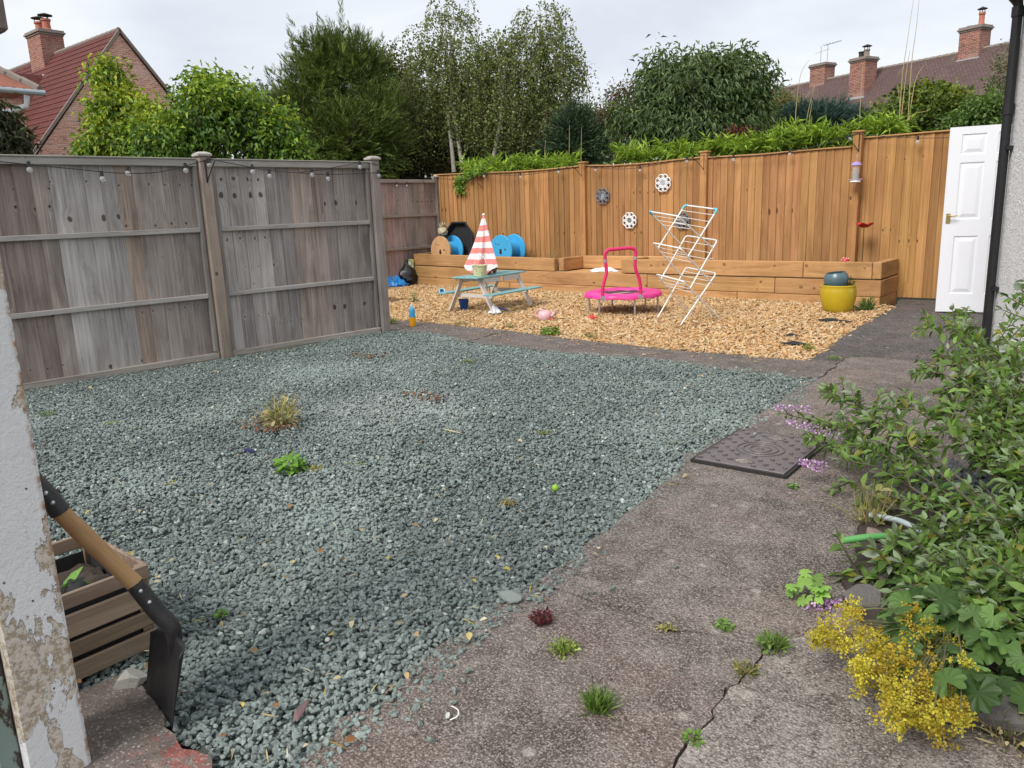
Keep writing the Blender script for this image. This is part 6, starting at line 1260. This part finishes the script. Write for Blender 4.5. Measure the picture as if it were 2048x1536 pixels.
def round_leaves(name, parent, spots, cols, origin, seed):
    m = ([], [], []); rr_ = random.Random(seed)
    for k, (c, R_, nn_) in enumerate(spots): round_leaf(m, c, R_, nn_, seed*1000+k)
    V = np.array([tuple(v) for v in m[0]])-np.array(origin); rg = np.random.default_rng(seed); ids = np.array(m[2])-seed*1000; cc = mixcol(cols, len(spots), rg, .2)[ids]
    return obj(name, np_mesh(name, V, np.array(m[1]), MT['leaf'], cc), parent)
sp = []
for k in range(95):
    px, py = rp.uniform(1790, 2080), rp.uniform(1130, 1400); 
    if px < 1850 and py > 1330: continue
    q = G(px, py, rp.uniform(.05, .20)); sp.append((q, rp.uniform(.03, .055), (rp.gauss(-.1, .4), rp.gauss(-.4, .4), 1)))
round_leaves('leaves', al, sp, [(.06, .115, .028), (.09, .16, .04), (.04, .08, .02)], ab, 3)
q0 = G(1618, 1200); sp = [(q0+Vector((rp.uniform(-.05, .05), rp.uniform(-.05, .05), rp.uniform(.02, .07))), rp.uniform(.02, .032), (rp.gauss(0, .3), rp.gauss(-.4, .3), 1)) for _ in range(14)]
lm = thing('round_leaf_plant', 'bright green round leaved plant beside the lilac flower spike on the path', 'plant', q0); round_leaves('leaves', lm, sp, [(.17, .30, .06), (.22, .36, .08)], q0, 4)

# soil bed, edging stones, slate, hose
sb = [tuple(G(*p_)[:2]) for p_ in ((1760, 1000), (1720, 1060), (1700, 1130), (1690, 1200), (1720, 1255), (1800, 1310), (1880, 1370), (1950, 1420), (1990, 1470), (2070, 1530))]+[(1.2, 1.5), (1.5, 4.2), (.3, 4.2), (-.2, 3.7)]
o = MB().prism(rough_poly(sb, .05, .03, 0, 9), -.10, .018).build('soil_bed', MT['soil']); tag(o, kind='structure')
rk_m = [plain('dark edging stone', (.12, .11, .105), .9, .5, 7, 1.0, 14, dirt=.5), plain('pink grey edging stone', (.27, .20, .17), .9, .3, 8, .9, 25)]
for k, (px, py, s, mi, lab) in enumerate(((1765, 1150, .085, 0, 'dark edging stone under the green hose end'), (1720, 1195, .08, 0, 'dark edging stone behind the lilac flower spike'), (1700, 1250, .075, 1, 'pinkish edging stone half hidden behind the yellow flowers'), (1790, 1010, .07, 1, 'pinkish block edging stone at the top of the soil bed'), (1755, 1075, .06, 1, 'small pinkish stone beside the hose end'), (1985, 1435, .12, 0, 'long dark kerb stone at the lower right behind the yellow flowers'))):
    st_ = obj('edging_stone', stone_mesh(300+k, rk_m[mi], .6, 12), None, G(px, py, .02), (0, 0, k*1.3)); st_.scale = (s*1.2, s*.8, s*.75); tag(st_, lab, 'stone')
MT['slate'] = stone_mat('blue grey slate', (.12, .135, .145), (.24, .26, .28), (.36, .38, .40)); rs = np.random.default_rng(77); n = 420
q_ = G(1960, 985); pts = np.column_stack([q_.x+rs.normal(0, .14, n), q_.y+rs.normal(0, .16, n), .018+rs.uniform(0, .02, n)])
scatter_stuff('slate_chippings', pts, np.column_stack([rs.normal(0, .4, n), rs.normal(0, .4, n), rs.uniform(0, 6, n)]), np.column_stack([rs.uniform(.018, .03, n), rs.uniform(.014, .022, n), rs.uniform(.006, .012, n)]), rs.integers(0, 4, n), [stone_mesh(400+k, MT['slate']) for k in range(4)], 'blue grey slate chippings under the buddleia', 'slate')
t = NT('ribbed green hose'); p = t.objc(); MT['hose'] = t.done(t.mix(t.noise(p, 9, 4), (.06, .26, .07), (.16, .42, .13)), .4, t.bump(t.n('TexWave', Scale=90.0, Vector=p).outputs[0], .4, .003)); MT['hosepale'] = plain('pale hose', (.34, .40, .42), .4, .15)
hs_ = thing('garden_hose', 'green garden hose coiled under the buddleia with its end on the path', 'hose', G(1780, 1080, .06)); ho = Vector(hs_.location)
MB().tube(curve([G(1684, 1082, .07)-ho, G(1730, 1075, .09)-ho, G(1790, 1072, .08)-ho, G(1840, 1075, .05)-ho, G(1900, 1100, .04)-ho], 6), .0125, 12).build('hose_end', MT['hose'], hs_, 60)
MB().tube(curve([G(1845, 1065, .05)-ho, G(1800, 1042, .06)-ho, G(1740, 1030, .05)-ho], 6), .011, 10).build('hose_loop', MT['hosepale'], hs_, 60)
MB().tube(curve([G(1945, 975, .09)-ho, G(1900, 968, .10)-ho, G(1870, 985, .09)-ho, G(1885, 1005, .07)-ho, G(1920, 1010, .06)-ho, G(1960, 1015, .05)-ho], 6), .011, 10).build('hose_loop', MT['hose'], hs_, 60)
MB().tube(curve([G(1890, 1030, .05)-ho, G(1930, 1045, .05)-ho, G(1990, 1040, .05)-ho], 6), .011, 10).build('hose_loop', MT['hosepale'], hs_, 60)

# weeds in the gravel, chips and joints
W = [('grass_tuft', 'round tuft of fine grass on the path near the bottom edge', 1197, 1418, 240, .05, .07, [(.10, .17, .03), (.16, .24, .05), (.05, .10, .02)], 0, .004),
     ('grass_tuft', 'bright low grass tuft on the path below the dark red plant', 1128, 1300, 120, .03, .06, [(.16, .22, .04), (.24, .30, .07)], 70, .004),
     ('sedum_mat', 'dark red creeping plant at the gravel edge', 1085, 1240, 0, .03, .05, [(.09, .015, .018), (.13, .03, .03), (.05, .01, .012)], 160, .004),
     ('grass_tuft', 'dark grass tuft in the joint left of the yellow flowers', 1548, 1295, 130, .045, .07, [(.09, .16, .03), (.14, .22, .05)], 60, .004),
     ('grass_tuft', 'straw and green grass tuft in the joint below the dark grass tuft', 1490, 1345, 90, .03, .06, [(.40, .30, .13), (.16, .20, .05), (.10, .12, .04)], 20, .0035),
     ('weed', 'small green rosette weed on the path between the two cracks', 1448, 1254, 0, .02, .035, [(.10, .20, .03), (.15, .27, .05)], 60, .004),
     ('weed', 'yellowing weed at the end of the long crack', 1335, 1258, 30, .015, .04, [(.25, .26, .07), (.36, .28, .12)], 30, .003),
     ('weed', 'small weed growing in the joint at the bottom edge', 1385, 1480, 0, .015, .03, [(.10, .18, .03), (.12, .22, .04)], 40, .004),
     ('weed', 'little green weed just below the manhole cover', 1585, 975, 0, .02, .035, [(.10, .19, .05), (.16, .26, .08)], 60, .004),
     ('weed', 'leafy bright green weed in the middle of the gravel', 585, 940, 0, .09, .085, [(.14, .28, .045), (.20, .36, .06)], 90, .004),
     ('weed', 'flat yellow green weed beside the leafy weed in the gravel', 632, 938, 0, .015, .06, [(.22, .24, .04), (.30, .24, .05), (.14, .18, .03)], 60, .004),
     ('weed', 'flat mossy weed in the gravel right of the leafy weed', 712, 932, 0, .015, .06, [(.20, .24, .04), (.14, .18, .03)], 60, .004),
     ('dead_weed', 'dry straw coloured weed clump in the gravel near the grey fence', 565, 850, 120, .22, .15, [(.30, .27, .11), (.40, .32, .18), (.16, .19, .05)], 90, .0035),
     ('weed', 'small weed in the gravel below the dry clump to the left', 225, 848, 0, .02, .05, [(.26, .28, .05), (.18, .24, .04)], 40, .004),
     ('weed', 'faint green grass in the gravel close to the flaking pillar', 95, 832, 60, .05, .10, [(.12, .19, .06), (.10, .16, .05)], 0, .003),
     ('weed', 'flat yellow green weed in the gravel left of the tiny ball', 345, 968, 0, .012, .05, [(.26, .26, .06), (.34, .24, .09)], 30, .004),
     ('weed', 'low weed in the gravel near the concrete strip', 935, 725, 20, .03, .10, [(.16, .20, .04), (.10, .15, .03)], 40, .004),
     ('weed', 'low weed in the gravel left of the manhole cover', 1086, 868, 0, .015, .05, [(.20, .22, .03), (.14, .17, .03)], 50, .004),
     ('weed', 'brown and green weed below the lime green ball', 1015, 1010, 10, .03, .05, [(.24, .22, .06), (.34, .22, .10)], 30, .004),
     ('weed', 'tiny green weed in the gravel near the shovel', 443, 1232, 0, .02, .025, [(.10, .22, .03), (.14, .28, .05)], 40, .003),
     ('weed', 'green weed on the chips edge beside the black membrane scrap', 1618, 700, 20, .07, .07, [(.13, .22, .03), (.20, .30, .05)], 110, .004),
     ('weed', 'flat green weed at the corner of the concrete strip', 1668, 718, 0, .03, .08, [(.12, .20, .05), (.16, .25, .06)], 90, .004),
     ('weed', 'larger green weed on the strip edge below the watering can', 1100, 668, 20, .09, .13, [(.12, .19, .03), (.17, .25, .05)], 130, .004),
     ('weed', 'green weed on the strip edge below the red toy', 1180, 675, 10, .06, .09, [(.14, .20, .04), (.20, .27, .06)], 80, .004),
     ('weed', 'green weed on the strip edge in front of the picnic table', 1020, 655, 10, .06, .10, [(.12, .18, .05), (.16, .23, .06)], 70, .004),
     ('weed', 'pale weed on the strip edge right of the drink bottle', 925, 650, 20, .06, .15, [(.16, .20, .09), (.20, .24, .10)], 70, .004),
     ('weed', 'upright spindly weed in the chips left of the picnic table', 828, 606, 14, .26, .06, [(.12, .17, .05), (.16, .20, .07)], 30, .005),
     ('weed', 'straggly weed at the foot of the grey fence end post', 782, 648, 20, .10, .10, [(.14, .19, .05), (.24, .24, .10)], 40, .004),
     ('dead_weed', 'dry stalky weed beside the hose end at the path edge', 1738, 1050, 60, .20, .08, [(.36, .27, .12), (.26, .24, .10), (.15, .18, .05)], 30, .0035),
     ('dead_weed', 'withered grass and leaves at the lower right corner', 2020, 1480, 60, .08, .12, [(.30, .24, .12), (.14, .17, .06), (.45, .38, .22)], 50, .005),
     ('ivy_plant', 'pale leafy trailing plant at the foot of the white house wall', 2020, 735, 10, .16, .30, [(.16, .21, .06), (.24, .28, .10), (.12, .15, .05)], 160, .005)]
for k, (nm, lab, px, py, n, h, spd, cols, lf, wdd) in enumerate(W):
    big = h > .08; weedy(nm, lab, 'grass tuft' if 'grass' in nm else 'weed', G(px, py, .004 if px > 1080 and py > 700 else 0), n, h, spd*.85, cols, 500+k, wdd, .35, lf, .013 if not big else .042, .008 if not big else .024)
# black membrane showing through the chips
for k, (px, py, sx, sy, lab) in enumerate(((1665, 641, .34, .12, 'black weed membrane showing through the chips near the yellow pot'), (1590, 687, .20, .12, 'black membrane scrap at the edge of the chips beside a weed'), (1583, 671, .12, .05, 'tiny black membrane scrap above the larger one on the chips'))):
    crumple('membrane_scrap', lab, 'fabric', G(px, py, .010), sx, sy, .022, MT['blackcloth'], 60+k, .3*k)
# dry bits on the stones
rl = np.random.default_rng(88); n = 340; px, py = rl.uniform(150, 1500, n), rl.uniform(690, 1500, n); gp = np.array([tuple(G(a, b, .02)) for a, b in zip(px, py)]); gp = gp[inside(gp[:, :2], gravel_poly)]; n = len(gp)
a = rl.uniform(0, 6.28, n); Dd = np.column_stack([np.cos(a), np.sin(a), rl.normal(0, .2, n)]); kind = rl.random(n); L_ = np.where(kind < .5, rl.uniform(.015, .035, n), rl.uniform(.03, .07, n)); Wd = np.where(kind < .5, L_*.6, .004)
o = leaf_part('leaf_litter', None, gp+np.array([0, 0, .004]), Dd, np.tile(np.array([0, 0, 1.]), (n, 1))+rl.normal(0, .3, (n, 3)), L_, Wd, mixcol([(.40, .32, .18), (.30, .14, .06), (.50, .44, .32), (.42, .34, .06)], n, rl), MT['petal'], .2, .2, True); tag(o, 'dry leaf scraps and straw scattered over the gravel', 'leaf litter', kind='stuff')
for k, (px, py, s, lab, c) in enumerate(((1020, 1190, .045, 'large round grey cobble at the gravel edge near the crack', (.22, .25, .23)), (498, 900, .03, 'dark blue scrap lying in the gravel', (.02, .025, .10)), (905, 862, .02, 'pale broken stick lying in the gravel', (.50, .40, .22)), (600, 1422, .03, 'mauve grey stone fragment in the gravel near the bottom', (.22, .13, .13)))):
    me = stone_mesh(600+k, plain('oddment %d' % k, c, .8, .25, 12, .6, 40), .5, 10); o = obj(('cobble', 'plastic_scrap', 'broken_stick', 'stone_fragment')[k], me, None, G(px, py, .02), (.1, .1, (.3, .4, .25, 2.2)[k])); o.scale = ((s, s*.85, s*.8), (s*1.3, s*.7, s*.5), (s*3.2, s*.35, s*.35), (s*1.9, s*.45, s*.6))[k]; tag(o, lab, ('stone', 'scrap', 'stick', 'stone')[k])
for px, py, sx, sy, n, lab, sd in ((545, 855, .16, .07, 90, 'brown dead leaves matted under the dry weed clump', 71), (855, 797, .12, .05, 50, 'thin patch of brown dead leaves in the middle of the gravel', 72), (735, 715, .12, .06, 50, 'dark dead leaves in the gravel near the grey fence end', 73)):
    rd = np.random.default_rng(sd); q = G(px, py); Pq = np.column_stack([rd.normal(0, sx, n), rd.normal(0, sy, n), .014+rd.uniform(0, .012, n)]); a_ = rd.uniform(0, 6.28, n); L_ = rd.uniform(.02, .045, n)
    o = leaf_part('dead_leaves', None, Pq, np.column_stack([np.cos(a_), np.sin(a_), rd.normal(0, .25, n)]), np.tile(np.array([0, 0, 1.]), (n, 1))+rd.normal(0, .4, (n, 3)), L_, L_*.5, mixcol([(.16, .08, .045), (.24, .13, .07), (.10, .06, .04)], n, rd), MT['petal'], .25, .25, True); o.location = q; tag(o, lab, 'leaves', kind='thing')
MB().tube(curve([G(903, 1412, .006), G(916, 1420, .012), G(915, 1432, .012), G(900, 1440, .006)], 5), .0017, 5).build('wire', MT['white']); o = bpy.data.objects['wire']; tag(o, 'bent piece of pale wire on the path near the gravel corner', 'wire')
